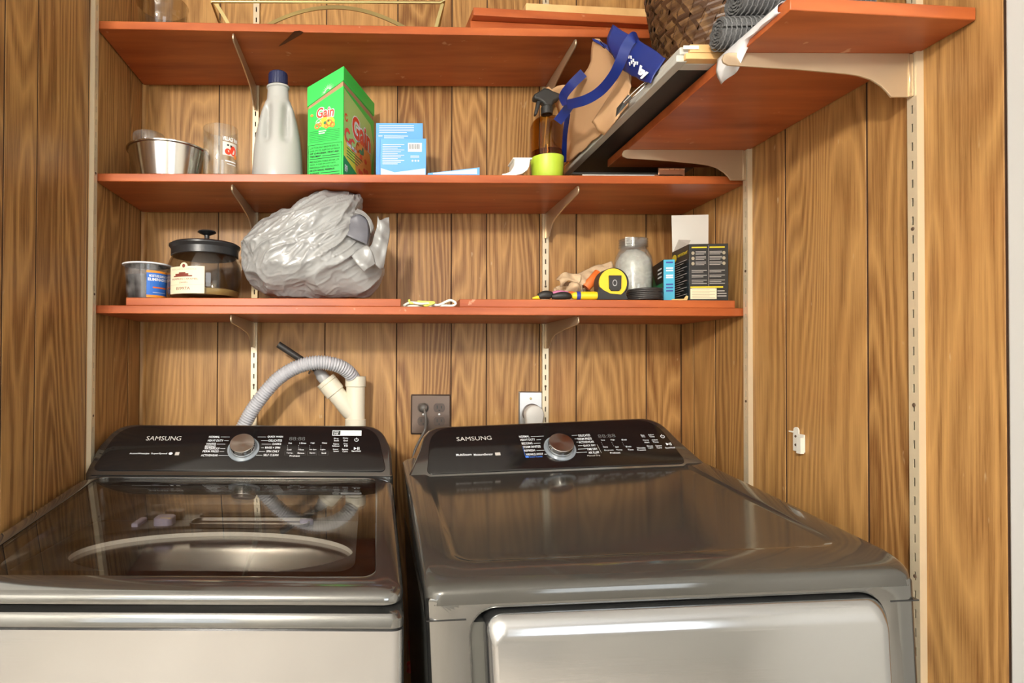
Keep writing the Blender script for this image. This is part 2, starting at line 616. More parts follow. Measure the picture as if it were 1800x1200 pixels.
plain('box_cyan', (0.05, 0.42, 0.62), 0.35)
plain('box_green', (0.02, 0.24, 0.09), 0.35)
plain('print_yellow', (0.80, 0.62, 0.03), 0.4)
plain('print_tan', (0.40, 0.34, 0.24), 0.5)
plain('red_valve', (0.5, 0.03, 0.015), 0.4)
# ================================================================== the setting
XL, XR, YB = -0.658, 0.866, 1.6554
CEIL = 2.44
PT = 0.0018                                   # veneer plank thickness
# back wall: dark backing, planks of random width in front of it
wall_back = struct(MB().box(XL - 0.02, XR + 0.02, YB + PT * 0.6, YB + 0.06, 0, CEIL).build('wall_back', 'groove'))
gb = [XL] + [XW(x, YB, 650) for x in (382, 447, 571, 697, 793, 855, 948, 1013, 1136)] + [XR]
for a, c in zip(gb[:-1], gb[1:]):
    MB().box(a + 0.0016, c - 0.0016, YB, YB + PT, 0.0, CEIL).build('plank', 'panel', wall_back, bevel=0.0006)
# left and right walls
def yof(px, X, py=500):
    d = ray(px, py)
    return X / d.x
wall_left = struct(MB().box(XL - 0.06, XL - PT * 0.6, 0.98, YB + 0.06, 0, CEIL).build('wall_left', 'groove'))
gl = [0.98] + [yof(x, XL) for x in (3, 62, 152, 226)] + [YB - 0.014]
for a, c in zip(gl[:-1], gl[1:]):
    MB().box(XL - PT, XL, a + 0.0022, c - 0.0022, 0, CEIL).build('plank', 'panel', wall_left, bevel=0.0006)
wall_right = struct(MB().box(XR + PT * 0.6, XR + 0.06, 0.80, YB + 0.06, 0, CEIL).build('wall_right', 'groove'))
gr = [0.802] + [yof(x, XR) for x in (1605, 1526, 1382, 1316, 1258, 1220)] + [YB]
for a, c in zip(gr[:-1], gr[1:]):
    MB().box(XR, XR + PT, a + 0.0022, c - 0.0022, 0, CEIL).build('plank', 'panel', wall_right, bevel=0.0006)
# narrow corner mould in the left back corner, painted trim where the panelling ends on the right
mo = [Vector((XL, YB, 0)), Vector((XL, YB - 0.014, 0)), Vector((XL + 0.004, YB - 0.014, 0)), Vector((XL + 0.010, YB - 0.009, 0)), Vector((XL + 0.013, YB - 0.003, 0)), Vector((XL + 0.013, YB, 0))]
struct(MB().extrude(mo, (0, 0, 0.0), (0, 0, CEIL)).build('trim_1', 'panel', smooth=40))
struct(MB().box(XR - 0.004, XR + 0.05, 0.66, 0.798, 0, CEIL).build('trim_2', 'white_paint', bevel=0.003))
struct(MB().box(XL - 0.07, XL + 0.001, 0.962, 0.979, 0, CEIL).build('trim_3', 'white_paint', bevel=0.003))

# the room behind the camera: it lights the alcove and shows in the metal
RX0, RX1, RY0 = -1.9, 2.1, -2.0
struct(MB().box(RX0, RX1, RY0, YB + 0.06, -0.05, 0).build('floor', 'floor_tile'))
struct(MB().box(RX0, RX1, RY0, YB + 0.06, CEIL, CEIL + 0.05).build('ceiling', 'ceiling_white'))
struct(MB().box(XR + 0.05, RX1, 0.60, 0.66, 0, CEIL).build('wall_front_right', 'room_white'))
struct(MB().box(RX0, XL - 0.062, 0.99, 1.05, 0, CEIL).build('wall_front_left', 'room_white'))
struct(MB().box(RX1, RX1 + 0.06, RY0, 0.66, 0, CEIL).build('wall_room_right', 'room_white'))
struct(MB().box(RX0 - 0.06, RX0, RY0, 1.05, 0, CEIL).build('wall_room_left', 'room_white'))
# rear wall with two window openings and a door between them
wr = MB()
ops = [(-1.7, -0.7, 0.9, 2.1), (0.75, 1.75, 0.9, 2.1)]
xs = [RX0, -1.7, -0.7, 0.75, 1.75, RX1]
wr.box(RX0, RX1, RY0 - 0.06, RY0, 2.1, CEIL)
wr.box(RX0, RX1, RY0 - 0.06, RY0, 0, 0.9)
for a, c in ((RX0, -1.7), (-0.7, 0.75), (1.75, RX1)):
    wr.box(a, c, RY0 - 0.06, RY0, 0.9, 2.1)
struct(wr.build('wall_rear', 'room_white'))
for k, (a, c, z0, z1) in enumerate(ops):
    t = struct(MB().loops([[Vector((x, RY0 + 0.012, z)) for x, z in rrect(a - 0.06, c + 0.06, z0 - 0.06, z1 + 0.06, 0.004, 1)],
                           [Vector((x, RY0 + 0.012, z)) for x, z in rrect(a, c, z0, z1, 0.004, 1)],
                           [Vector((x, RY0 - 0.05, z)) for x, z in rrect(a, c, z0, z1, 0.004, 1)]]).build('window_%d' % (k + 1), 'white_paint'))
    MB().box((a + c) / 2 - 0.015, (a + c) / 2 + 0.015, RY0 - 0.045, RY0 - 0.02, z0, z1).build('mullion', 'white_paint', t)
    MB().box(a, c, RY0 - 0.045, RY0 - 0.02, (z0 + z1) / 2 - 0.015, (z0 + z1) / 2 + 0.015).build('mullion', 'white_paint', t)
d1 = struct(MB().box(-0.42, 0.42, RY0 + 0.001, RY0 + 0.03, 0.01, 2.03).build('door_1', 'white_paint', bevel=0.003))
for x0, x1 in ((-0.32, -0.04), (0.04, 0.32)):
    for z0, z1 in ((0.2, 0.85), (1.0, 1.85)):
        mb = MB()
        mb.loops([[Vector((x, RY0 + yy, z)) for x, z in rrect(x0 - g, x1 + g, z0 - g, z1 + g, 0.004, 1)] for g, yy in ((0.02, 0.030), (0.0, 0.044), (-0.03, 0.036), (-0.035, 0.044))], cap1=True)
        mb.build('door_panel', 'white_paint', d1)
MB().lathe([(0.0, 0.075), (0.02, 0.07), (0.027, 0.055), (0.02, 0.04), (0.01, 0.03), (0.012, 0.0), (0.03, 0.0)], (0.36, RY0 + 0.03, 0.98), 20, Matrix.Rotation(-PI / 2, 4, 'X')).build('door_handle', 'knob_metal', d1, smooth=40)
lamp = thing('ceiling_lamp', 'round opal ceiling lamp lighting the room in front of the alcove', 'lamp', (-0.85, -1.40, CEIL))
MB().lathe([(0.20, -0.001), (0.20, -0.03), (0.185, -0.035)], (-0.85, -1.40, CEIL), 32).build('lamp_base', 'knob_metal', lamp, smooth=40)
MB().lathe([(0.18, -0.03), (0.17, -0.07), (0.13, -0.105), (0.07, -0.12), (0.0, -0.125)], (-0.85, -1.40, CEIL), 32).build('lamp_bowl', 'opal', lamp, smooth=60)

# ================================================================== shelf standards and brackets
def standard(label, loc, rz, z0, z1, screws):
    t = thing('shelf_standard', label, 'shelf standard', loc, (0, 0, rz), 'slotted shelf standards')
    W, D = 0.0085, 0.011                     # half width, depth; local -y sticks out of the wall
    mb = MB()
    mb.box(-W, -W + 0.0015, -D, 0, z0, z1)
    mb.box(W - 0.0015, W, -D, 0, z0, z1)
    sw = 0.0016
    mb.box(-W + 0.0015, -sw, -D, -D + 0.0015, z0, z1)
    mb.box(sw, W - 0.0015, -D, -D + 0.0015, z0, z1)
    p = 0.0296
    z = z0
    while z < z1:
        mb.box(-sw, sw, -D, -D + 0.0015, z, min(z + p - 0.0135, z1))
        z += p
    mb.build('channel', 'cream_metal', t, local=True)
    MB().box(-W + 0.0016, W - 0.0016, -0.002, -0.0005, z0, z1).build('back_plate', 'slot_dark', t, local=True)
    for z in screws:
        MB().lathe([(0.0, -D - 0.0012), (0.0022, -D - 0.001), (0.0032, -D)], (0, 0, 0), 10, Matrix.Translation((0, 0, z)) @ Matrix.Rotation(PI / 2, 4, 'X') @ Matrix.Diagonal((1, 1, -1, 1))).build('screw', 'slot_dark', t, local=True)
    return t
XBL, XBR = XW(448, 1.645, 400), XW(959, 1.645, 500)
YSF, YSM = 0.9297, 1.3501
zs = [ZW(504, YB), ZW(678, YB), 1.72]
standard('slotted cream standard on the back wall behind the washer and grey plastic bag', (XBL, YB, 0), 0, 0.75, 2.40, zs)
standard('slotted cream standard on the back wall beside the round dryer outlet', (XBR, YB, 0), 0, 0.75, 2.40, zs)
YSL = yof(157, XL)
standard('cream standard on the left wall at the shelf ends', (XL, YSL, 0), PI / 2, 0.75, 2.40, [1.16, 1.44, 1.72])
standard('cream standard on the right wall at the front ends of the lower shelves', (XR, YSM, 0), -PI / 2, 0.75, 2.40, [1.2, 1.5])
standard('slotted standard on the right wall nearest the camera', (XR, YSF, 0), -PI / 2, 0.75, 2.40, [1.22, 1.50, 0.95])
def bracket(label, x, y, ztop, dirv, L):
    d = Vector(dirv)
    pr = [(0.004, 0), (L - 0.010, 0), (L - 0.003, -0.003), (L, -0.010), (L - 0.002, -0.016), (L - 0.010, -0.020), (L * 0.62, -0.026), (0.105, -0.033), (0.085, -0.036), (0.066, -0.042), (0.050, -0.052), (0.040, -0.062), (0.034, -0.070), (0.004, -0.070)]
    side = Vector((-d.y, d.x, 0)) * 0.0018
    base = Vector((x, y, ztop)) + d * 0.011
    mb = MB().extrude([base + d * s + Vector((0, 0, z)) for s, z in pr], -side, side)
    # folded root flange hugging the standard
    f = side.normalized()
    mb.extrude([base + f * 0.004 + d * 0.0005, base - f * 0.004 + d * 0.0005, base - f * 0.004 + d * 0.007, base + f * 0.004 + d * 0.007], (0, 0, -0.0695), (0, 0, -0.002))
    o = mb.build('shelf_bracket', 'bracket_metal', bevel=0.0005, seg=1)
    return tag(o, label, 'shelf bracket', 'steel shelf brackets')
Z1, Z2, Z3, Z4 = CAMZ + 0.786, CAMZ + 0.4265, CAMZ + 0.1173, CAMZ + 0.500
TH = 0.019
SF = YB - 0.289                               # front edge of the back shelves
for nm, zt in (('top', Z1), ('middle', Z2), ('lowest', Z3)):
    bracket('steel bracket under the left part of the %s back shelf' % nm, XBL, YB, zt, (0, -1, 0), 0.268)
    bracket('steel bracket under the right part of the %s back shelf' % nm, XBR, YB, zt, (0, -1, 0), 0.268 if nm != 'top' else 0.25)
bracket('pale bracket nearest the camera under the end of the side shelf', XR, YSF, Z4, (-1, 0, 0), 0.303)
bracket('steel bracket under the far end of the side shelf beside the copper hinge', XR, YSM, Z4, (-1, 0, 0), 0.285)

# ================================================================== shelf boards
def board(name, label, pts, z0, z1, cat='shelf', mat='red_board', bev=0.0015):
    """pts: plan outline; slight tilt allowed through per-point z offset"""
    a = [Vector((p[0], p[1], z0 + (p[2] if len(p) > 2 else 0))) for p in pts]
    b = [Vector((p[0], p[1], z1 + (p[2] if len(p) > 2 else 0))) for p in pts]
    return tag(MB().loops([a, b], True, True).build(name, mat, bevel=bev), label, cat)
xl, xr = XL + 0.003, XR - 0.002
def plan(x0, x1, y0, y1, yr=None):
    return [(x0, y0), (x1, yr if yr is not None else y0), (x1, y1), (x0, y1)]
YBS = YB - 0.0115
s1 = board('wall_shelf', 'top red-stained back shelf carrying loose planks', plan(xl, xr, SF, YBS, SF + 0.034), Z1, Z1 + TH)
s2 = board('wall_shelf', 'middle red-stained back shelf with the detergent box and blue box', plan(xl, xr, SF, YBS), Z2, Z2 + TH)
s3 = board('wall_shelf', 'lowest red-stained back shelf just above the washer hose', plan(xl, xr, SF, YBS), Z3, Z3 + TH)
ZL = Z3 + TH
s4 = board('wall_shelf', 'orange-red side shelf on the right wall under the wicker basket', [(0.580, 0.815), (xr, 0.838), (xr, 1.47), (0.584, 1.47)], Z4, Z4 + TH)
XLB0, XLB1 = XW(222, 1.375, 528), XW(705, 1.375, 528)
board('loose_board', 'loose red board under the candle jar and grey plastic bag', plan(XLB0, XLB1, SF + 0.006, SF + 0.24), ZL + 0.0004, ZL + TH, 'board')
board('loose_board', 'loose red board under the tape measure and black box', plan(XW(808, 1.375, 528), XW(1293, 1.375, 528), SF + 0.008, SF + 0.24, SF + 0.010), ZL + 0.0004, ZL + TH, 'board')
ZT = ZL + TH + 0.0006                         # top of the loose boards
ZM = Z2 + TH + 0.0006                         # top of the middle shelf
ZU = Z1 + TH + 0.0006
# knots set into the boards
def knot(parent, c, rx, ry, n):
    c, n = Vector(c), Vector(n).normalized()
    a = n.cross(Vector((0.3, 0.5, 0.8))).normalized() if abs(n.z) < 0.5 else Vector((0.75, 0.66, 0))
    b = n.cross(a)
    for k, m in ((1.0, 'knot'),):
        MB().add([c + n * 0.0004 + a * rx * math.cos(g * PI / 9) + b * ry * math.sin(g * PI / 9) for g in range(18)], [tuple(range(18))]).build('knot', m, parent)
k0 = P(503, 58, SF + 0.05)
MB().add([Vector((x, y, Z1 - 0.0005)) for x, y in ((-0.193, SF + 0.006), (-0.180, SF + 0.003), (-0.172, SF + 0.009), (-0.177, SF + 0.018), (-0.196, SF + 0.036), (-0.222, SF + 0.060), (-0.242, SF + 0.074), (-0.234, SF + 0.062), (-0.212, SF + 0.034))], [tuple(range(8, -1, -1))]).build('knot', 'knot', s1)

# loose lumber on the top shelf
def lumber(name, label, pl, pr, depth, z0, th, mat):
    a, b = Vector((pl[0], pl[1], 0)), Vector((pr[0], pr[1], 0))
    d = (b - a).normalized()
    n = Vector((-d.y, d.x, 0))
    pts = [a, b, b + n * depth, a + n * depth]
    return tag(MB().loops([[p + Vector((0, 0, z0)) for p in pts], [p + Vector((0, 0, z0 + th)) for p in pts]], True, True).build(name, mat, bevel=0.0015), label, 'plank')
LX = xr - 0.02
lumber('loose_plank', 'red plank lying on the top shelf, lower of the two red ones', (XW(826, SF + 0.05, 30), SF + 0.040), (LX, SF + 0.085), 0.11, ZU, 0.027, 'red_board')
lumber('loose_plank', 'red plank lying on another red plank on the top shelf', (XW(832, SF + 0.02, 15), SF + 0.018), (LX, SF + 0.068), 0.12, ZU + 0.0276, TH, 'red_board')
lumber('loose_plank', 'pale unpainted wooden plank on top of the red planks', (XW(924, SF + 0.04, 8), SF + 0.036), (LX, SF + 0.070), 0.09, ZU + 0.0276 + TH + 0.0006, 0.021, 'pine')

# ================================================================== washer
def lid_frame(loops_spec, fn):
    return [[fn(x, y, h) for x, y in rrect(x0, x1, y0, y1, r, 8)] for (x0, x1, y0, y1, r, h) in loops_spec]
HW = 0.343
def console(t, O, v, n, hw, height, side_mat, pix):
    """sloped control console: O bottom centre of the black panel (local), v up the panel, n out of it"""
    def out(g):
        return round_poly([(-hw - g, -g), (hw + g, -g), (hw - 0.022 + g, height + g), (-hw + 0.022 - g, height + g)], [0.014, 0.014, 0.062, 0.062], 8)
    X = Vector((1, 0, 0))
    def at(u, q, h):
        return O + X * u + v * q + n * h
    ybk = O.y + 0.19
    def shell(g):
        w2 = HW - 0.001 + g
        return round_poly([(-w2, -0.012), (w2, -0.012), (hw + 0.012 + g, height * 0.52), (hw - 0.012 + g, height + 0.009 + g), (-hw + 0.012 - g, height + 0.009 + g), (-hw - 0.012 - g, height * 0.52)], [0.006, 0.006, 0.05, 0.058, 0.058, 0.05], 8)
    sh = MB().loops([[at(a, b, -0.001) for a, b in shell(-0.006)], [at(a, b, -0.003) for a, b in shell(-0.002)], [at(a, b, -0.008) for a, b in shell(0.0)],
                     [at(a, b, -0.030) + Vector((0, 0.02, 0)) for a, b in shell(-0.0005)],
                     [Vector((p.x * 0.985, ybk, p.z)) for p in [at(a, b, -0.012) for a, b in shell(-0.006)]]], cap0=True, cap1=True)
    sh.build('console_shell', side_mat, t, smooth=50, local=True)
    pn = MB().loops([[at(a, b, -0.002) for a, b in out(0.0005)], [at(a, b, 0.0014) for a, b in out(0.0)], [at(a, b, 0.002) for a, b in out(-0.001)]], cap1=True)
    pan = pn.build('control_panel', 'gloss_black', t, smooth=40, local=True)
    inv = MATW[t.name].inverted()
    eye = inv @ EYE
    def uv(px, py):
        d = inv.to_3x3() @ ray(px, py)
        k = (O + n * 0.002 - eye).dot(n) / d.dot(n)
        q = eye + d * k - O
        return q.dot(X), q.dot(v)
    fn = lambda a, b: O + X * a + v * b + n * 0.0024
    pr = Print(fn)
    return pan, at, uv, pr
def knob(t, at, uvp, r):
    u, q = uvp
    def disc(prof, name, mat, parent):
        mb = MB()
        mb.loops([[at(u + rad * math.cos(2 * PI * i / 40), q + rad * math.sin(2 * PI * i / 40), h) for i in range(40)] for rad, h in prof], cap1=prof[-1][0] > 1e-4)
        return mb.build(name, mat, parent, smooth=35, local=True)
    disc([(r * 1.28, 0.002), (r * 1.28, 0.0045), (r * 1.12, 0.0045), (r * 1.10, 0.003)], 'knob_ring', 'knob_ring', t)
    k = disc([(r * 1.0, 0.002), (r * 1.0, 0.006), (r * 1.0, 0.021), (r * 0.97, 0.0235)], 'cycle_knob', 'chrome', t)
    disc([(r * 0.97, 0.0236), (r * 0.95, 0.0242)], 'knob_face', 'brushed', k)
def put(pr, uv, s, x0, x1, yb, yt, mat='print_white', bold=0.008):
    a0, b0 = uv(x0, yb)
    a1, _ = uv(x1, yb)
    _, b1 = uv((x0 + x1) / 2, yt)
    _, bb = uv((x0 + x1) / 2, yb)
    a0t, _ = uv(x0, yt)
    pr.text(s, a0, a1, bb, b1, mat, bold)
def bar(pr, uv, x0, x1, y, th, mat='print_white'):
    a0, b = uv(x0, y)
    a1, _ = uv(x1, y)
    pr.rect(a0, a1, b - th / 2, b + th / 2, mat)

wx, wy = -0.301, 0.800
wash = thing('washing_machine', 'dark platinum top-loading washing machine with tinted glass lid', 'washing machine', (wx, wy, 0))
cab = MB().loops([[Vector((x, y, z)) for x, y in rrect(-HW, HW, 0, 0.68, 0.018, 5)] for z in (0.03, 0.918)], True, True)
cab.build('cabinet', 'platinum_front', wash, smooth=40, local=True)
for sx in (-0.28, 0.28):
    for sy in (0.07, 0.60):
        MB().lathe([(0.022, 0.0), (0.022, 0.012), (0.012, 0.014), (0.012, 0.03)], (sx, sy, 0), 16).build('foot', 'rubber', wash, smooth=40, local=True)
# black strip painted as the shade in the seam, then top cover
MB().loops([[Vector((x, y, z)) for x, y in rrect(-HW + 0.003, HW - 0.003, 0.003, 0.677, 0.016, 5)] for z in (0.917, 0.923)]).build('seam_shade_strip', 'door_black', wash, local=True)
SL = math.atan2(0.058, 0.43)
def lidp(x, wv, h):
    return Vector((x, 0.012 + wv * math.cos(SL) - h * math.sin(SL), 0.9635 + wv * math.sin(SL) + h * math.cos(SL)))
def ztop(y):
    return 0.940 + max(0.0, (y - 0.012)) * math.tan(SL)
def rim(x0, x1, y0, y1, r, zf):
    return [Vector((x, y, zf(y))) for x, y in rrect(x0, x1, y0, y1, r, 8)]
cov = MB().loops([rim(-HW, HW, 0.0, 0.68, 0.018, lambda y: 0.922), rim(-HW, HW, 0.0, 0.68, 0.018, lambda y: ztop(y) - 0.006), rim(-HW + 0.005, HW - 0.005, 0.005, 0.675, 0.016, lambda y: ztop(y)),
                  rim(-HW + 0.030, HW - 0.030, 0.034, 0.505, 0.02, lambda y: ztop(y)), rim(-HW + 0.034, HW - 0.034, 0.038, 0.501, 0.02, lambda y: 0.932)])
cov.build('top_cover', 'platinum', wash, smooth=40, local=True)
# deck with oval tub opening
N = 72
def ell(rx, ry, z, cy=0.30):
    return [Vector((rx * math.cos(2 * PI * i / N), cy + ry * math.sin(2 * PI * i / N), z)) for i in range(N)]
def rectloop(x, y0, y1, z):
    l = []
    for i in range(N):
        a = 2 * PI * i / N
        c, s = math.cos(a), math.sin(a)
        yc, hy = (y0 + y1) / 2, (y1 - y0) / 2
        k = 1 / max(abs(c) / x, abs(s) / hy)
        l.append(Vector((k * c, yc + k * s, z)))
    return l
dk = MB().loops([rectloop(0.309, 0.037, 0.502, 0.934), ell(0.30, 0.17, 0.937, 0.29), ell(0.268, 0.148, 0.937), ell(0.262, 0.142, 0.932), ell(0.262, 0.142, 0.922)])
dk.build('tub_deck', 'deck_black', wash, smooth=50, local=True)
MB().loops([ell(0.2618, 0.1418, 0.926), ell(0.2610, 0.1405, 0.922), ell(0.260, 0.1395, 0.8895)]).build('balance_ring', 'tub_grey', wash, smooth=60, local=True)
MB().loops([ell(0.260, 0.1395, 0.8895), ell(0.2598, 0.1393, 0.8875)]).build('ring_gap', 'tub_line', wash, smooth=60, local=True)
MB().loops([ell(0.2598, 0.1393, 0.8875), ell(0.258, 0.137, 0.850), ell(0.250, 0.125, 0.80), ell(0.20, 0.09, 0.74)], cap1=True).build('drum', 'tub_grey', wash, smooth=60, local=True)
# bits on the deck behind the tub
def deckbit(name, x0, x1, y0, y1, z0, z1, r, mat, parent=None, hollow=False):
    mb = MB()
    if hollow:
        mb.loops([[Vector((x, y, z0)) for x, y in rrect(x0, x1, y0, y1, r)], [Vector((x, y, z1)) for x, y in rrect(x0, x1, y0, y1, r)],
                  [Vector((x, y, z1)) for x, y in rrect(x0 + 0.004, x1 - 0.004, y0 + 0.003, y1 - 0.003, r * 0.8)], [Vector((x, y, z0 + 0.002)) for x, y in rrect(x0 + 0.006, x1 - 0.006, y0 + 0.005, y1 - 0.005, r * 0.7)]], cap1=True)
    else:
        mb.loops([[Vector((x, y, z)) for x, y in rrect(x0 + g, x1 - g, y0 + g, y1 - g, r)] for z, g in ((z0, 0), (z1 - 0.002, 0), (z1, 0.002))], cap1=True)
    return mb.build(name, mat, parent or wash, smooth=40, local=True)
def lx(px, Y, py):
    return XW(px, Y, py) - wx
bc = deckbit('bleach_cup', lx(275, 1.27, 885), lx(307, 1.27, 885), 0.445, 0.488, 0.935, 0.952, 0.012, 'lavender')
deckbit('cup_mouth', lx(281, 1.25, 885), lx(301, 1.25, 885), 0.448, 0.4545, 0.9515, 0.9530, 0.002, 'cream_metal', bc)
deckbit('dispenser_rim', lx(335, 1.26, 890), lx(545, 1.26, 890), 0.436, 0.490, 0.936, 0.944, 0.02, 'deck_black', hollow=True)
deckbit('lid_switch', lx(526, 1.26, 885), lx(550, 1.26, 885), 0.462, 0.480, 0.935, 0.946, 0.008, 'lavender')
deckbit('softener_strip', lx(241, 1.27, 885), lx(253, 1.27, 885), 0.438, 0.492, 0.935, 0.944, 0.003, 'lavender')
# lid
lf = MB().loops(lid_frame([(-HW, HW, 0.0, 0.487, 0.03, -0.016), (-HW, HW, 0.0, 0.487, 0.03, -0.010), (-HW + 0.002, HW - 0.002, 0.003, 0.486, 0.03, -0.004), (-HW + 0.008, HW - 0.008, 0.010, 0.485, 0.028, 0.0),
                           (-HW + 0.022, HW - 0.022, 0.026, 0.484, 0.026, 0.0030), (-0.306, 0.306, 0.042, 0.483, 0.024, 0.0036), (-0.304, 0.304, 0.044, 0.482, 0.023, 0.0030), (-0.304, 0.304, 0.044, 0.482, 0.023, -0.010),
                           (-0.333, 0.333, 0.012, 0.484, 0.026, -0.016), (-HW, HW, 0.0, 0.487, 0.03, -0.016)], lidp))
lid = lf.build('lid', 'platinum', wash, smooth=40, local=True)
MB().loops(lid_frame([(-0.304, 0.304, 0.044, 0.482, 0.023, 0.0022), (-0.304, 0.304, 0.044, 0.482, 0.023, -0.0018)], lidp), True, True).build('lid_glass', 'lid_glass', lid, smooth=40, local=True)
MB().loops(lid_frame([(-0.303, 0.303, 0.045, 0.481, 0.022, -0.0028), (-0.272, 0.272, 0.070, 0.470, 0.03, -0.0028)], lidp)).build('glass_border', 'gloss_black', lid, local=True)
# rear block under the console
MB().loops([[Vector((x, y, z)) for x, y in rrect(-HW, HW, 0.503, 0.68, 0.01, 3)] for z in (0.935, 1.036)], cap1=True).build('rear_cover', 'platinum', wash, smooth=40, local=True, bevel=0.004)
cv = Vector((0, 0.098, 0.0885)).normalized()
cn = Vector((0, -cv.z, cv.y))
Ow = Vector((0, 1.309 - wy, 1.0425))
pan, at, uv, pr = console(wash, Ow, cv, cn, 0.328, 0.131, 'platinum', None)
knob(wash, at, uv(428, 789), 0.0285)
put(pr, uv, 'SAMSUNG', 256, 317.5, 774, 766.5, 'print_grey', 0.0)
put(pr, uv, 'ActiveWaterJet', 227, 262, 799, 795.5)
put(pr, uv, 'SuperSpeed', 265, 293, 799, 795.5)
a, b = uv(300, 797); pr.disc(a, b, 0.0045, 0.0035, 'print_white')
a, b = uv(307, 800); a2, b2 = uv(316, 794.5); pr.rect(a, a2, b, b2, 'print_grey')
for s, x0, x1, yy, b0, b1 in (('NORMAL', 367, 386, 769.5, 388, 404), ('HEAVY DUTY', 365, 392, 776, 394, 402), ('WHITES', 362, 379, 782, 381, 396),
                              ('BEDDING/', 360, 379, 786.4, 0, 0), ('WATERPROOF', 359, 385.5, 790, 387, 396), ('PERM PRESS', 356, 384, 795, 386, 394), ('ACTIVEWEAR', 353, 382.5, 802, 384, 404)):
    put(pr, uv, s, x0, x1, yy, yy - 3.6)
    if b0:
        bar(pr, uv, b0, b1, yy - 1.6, 0.0009)
for s, x0, x1, yy, b0, b1 in (('QUICK WASH', 470, 497, 769.5, 453, 468), ('DELICATES', 472, 495.5, 776, 459, 471), ('DARKS', 479, 494, 782, 460, 477), ('RINSE + SPIN', 466, 492, 788.5, 459, 464),
                              ('SPIN ONLY', 468, 490.5, 795, 455, 466), ('SELF CLEAN', 463, 489, 801.5, 443, 461)):
    put(pr, uv, s, x0, x1, yy, yy - 3.6)
    bar(pr, uv, b0, b1, yy - 1.6, 0.0009)
for s, x0, x1, yy in (('Temp.', 503, 515, 797.5), ('Rinse', 523, 535, 797.5), ('Spin', 544, 554, 797.5), ('Soil', 565, 573, 797.5), ('Hot', 507, 513, 780), ('2 Rinse', 526, 538, 780), ('High', 546, 553, 780), ('Heavy', 566, 575, 780),
                      ('Cold', 504, 512, 791.5), ('1 Rinse', 524, 534, 791.5), ('No Spin', 544, 556, 791.5), ('Light', 563, 572, 791.5), ('Preheat', 509, 527, 802.5),
                      ('Pre', 587, 595, 772), ('Soak', 587, 596, 775.5), ('Delay', 603, 612, 771.5), ('End', 604, 611, 775.5), ('Fabric', 586, 596, 781.5), ('Softener', 584, 597, 785), ('Deep', 604, 611, 781.5), ('Fill', 605, 611, 785),
                      ('Super', 585, 595, 791), ('Speed', 586, 595, 794.5), ('Smart', 601, 612, 791), ('Care', 602, 611, 794.5), ('Start/Hold', 618, 634, 794)):
    put(pr, uv, s, x0, x1, yy, yy - 2.6)
for k in range(4):
    a, b = uv(500 + 20 * k, 800); a2, b2 = uv(517 + 20 * k, 793.5)
    for q in ((a, a2, b, b + 0.0004), (a, a2, b2, b2 + 0.0004), (a, a + 0.0004, b, b2), (a2, a2 + 0.0004, b, b2)):
        pr.rect(*q, 'print_dim')
    for j in range(3):
        a, b = uv(505.5 + 19.5 * k, 783 + 3 * j)
        pr.disc(a, b, 0.0006, 0.0006, 'print_white', 8)
put(pr, uv, '88:88', 508, 536, 774, 768, 'print_dim', 0.0)
a, b = uv(626.5, 773); pr.ring(a, b, 0.0050, 0.0050, 0.0012, 'print_white', 20, 120, 420); pr.rect(a - 0.0007, a + 0.0007, b + 0.001, b + 0.0065, 'print_white')
a, b = uv(622, 788); a2, b2 = uv(630, 788); pr.poly([(a, b - 0.004), (a + 0.007, b), (a, b + 0.004)], 'print_white')
for q in (0.0, 0.003): pr.rect(a2 - 0.0022 + q, a2 - 0.0008 + q, b - 0.004, b + 0.004, 'print_white')
a, b = uv(584, 765.5); a2, b2 = uv(635.5, 756.5); pr.rect(a, a2, b, b2, 'print_white')
fn0 = pr.fn
pr2 = Print(lambda p, q: fn0(p, q) + cn * 0.0003)
pr2.rect(a + 0.0016, a + 0.0190, b + 0.0016, b2 - 0.0016, 'print_black')
for j in range(4): pr2.rect(a + 0.022, a2 - 0.003 - 0.012 * (j == 3), b + 0.0030 + 0.0024 * j, b + 0.0036 + 0.0024 * j, 'print_grey')
pr3 = Print(lambda p, q: fn0(p, q) + cn * 0.0006)
pr3.text('Deep', a + 0.004, a + 0.015, (b + b2) / 2 + 0.0006, b2 - 0.003, 'print_white', 0.02)
pr3.text('Fill', a + 0.005, a + 0.013, b + 0.003, (b + b2) / 2 - 0.0006, 'print_white', 0.02)
names = {'print_white': 'printed_lettering', 'print_grey': 'brand_lettering', 'print_dim': 'display_marks', 'print_blue': 'blue_lettering', 'print_black': 'sticker_print'}
for q in (pr, pr2, pr3):
    q.build(names, pan, local=True)

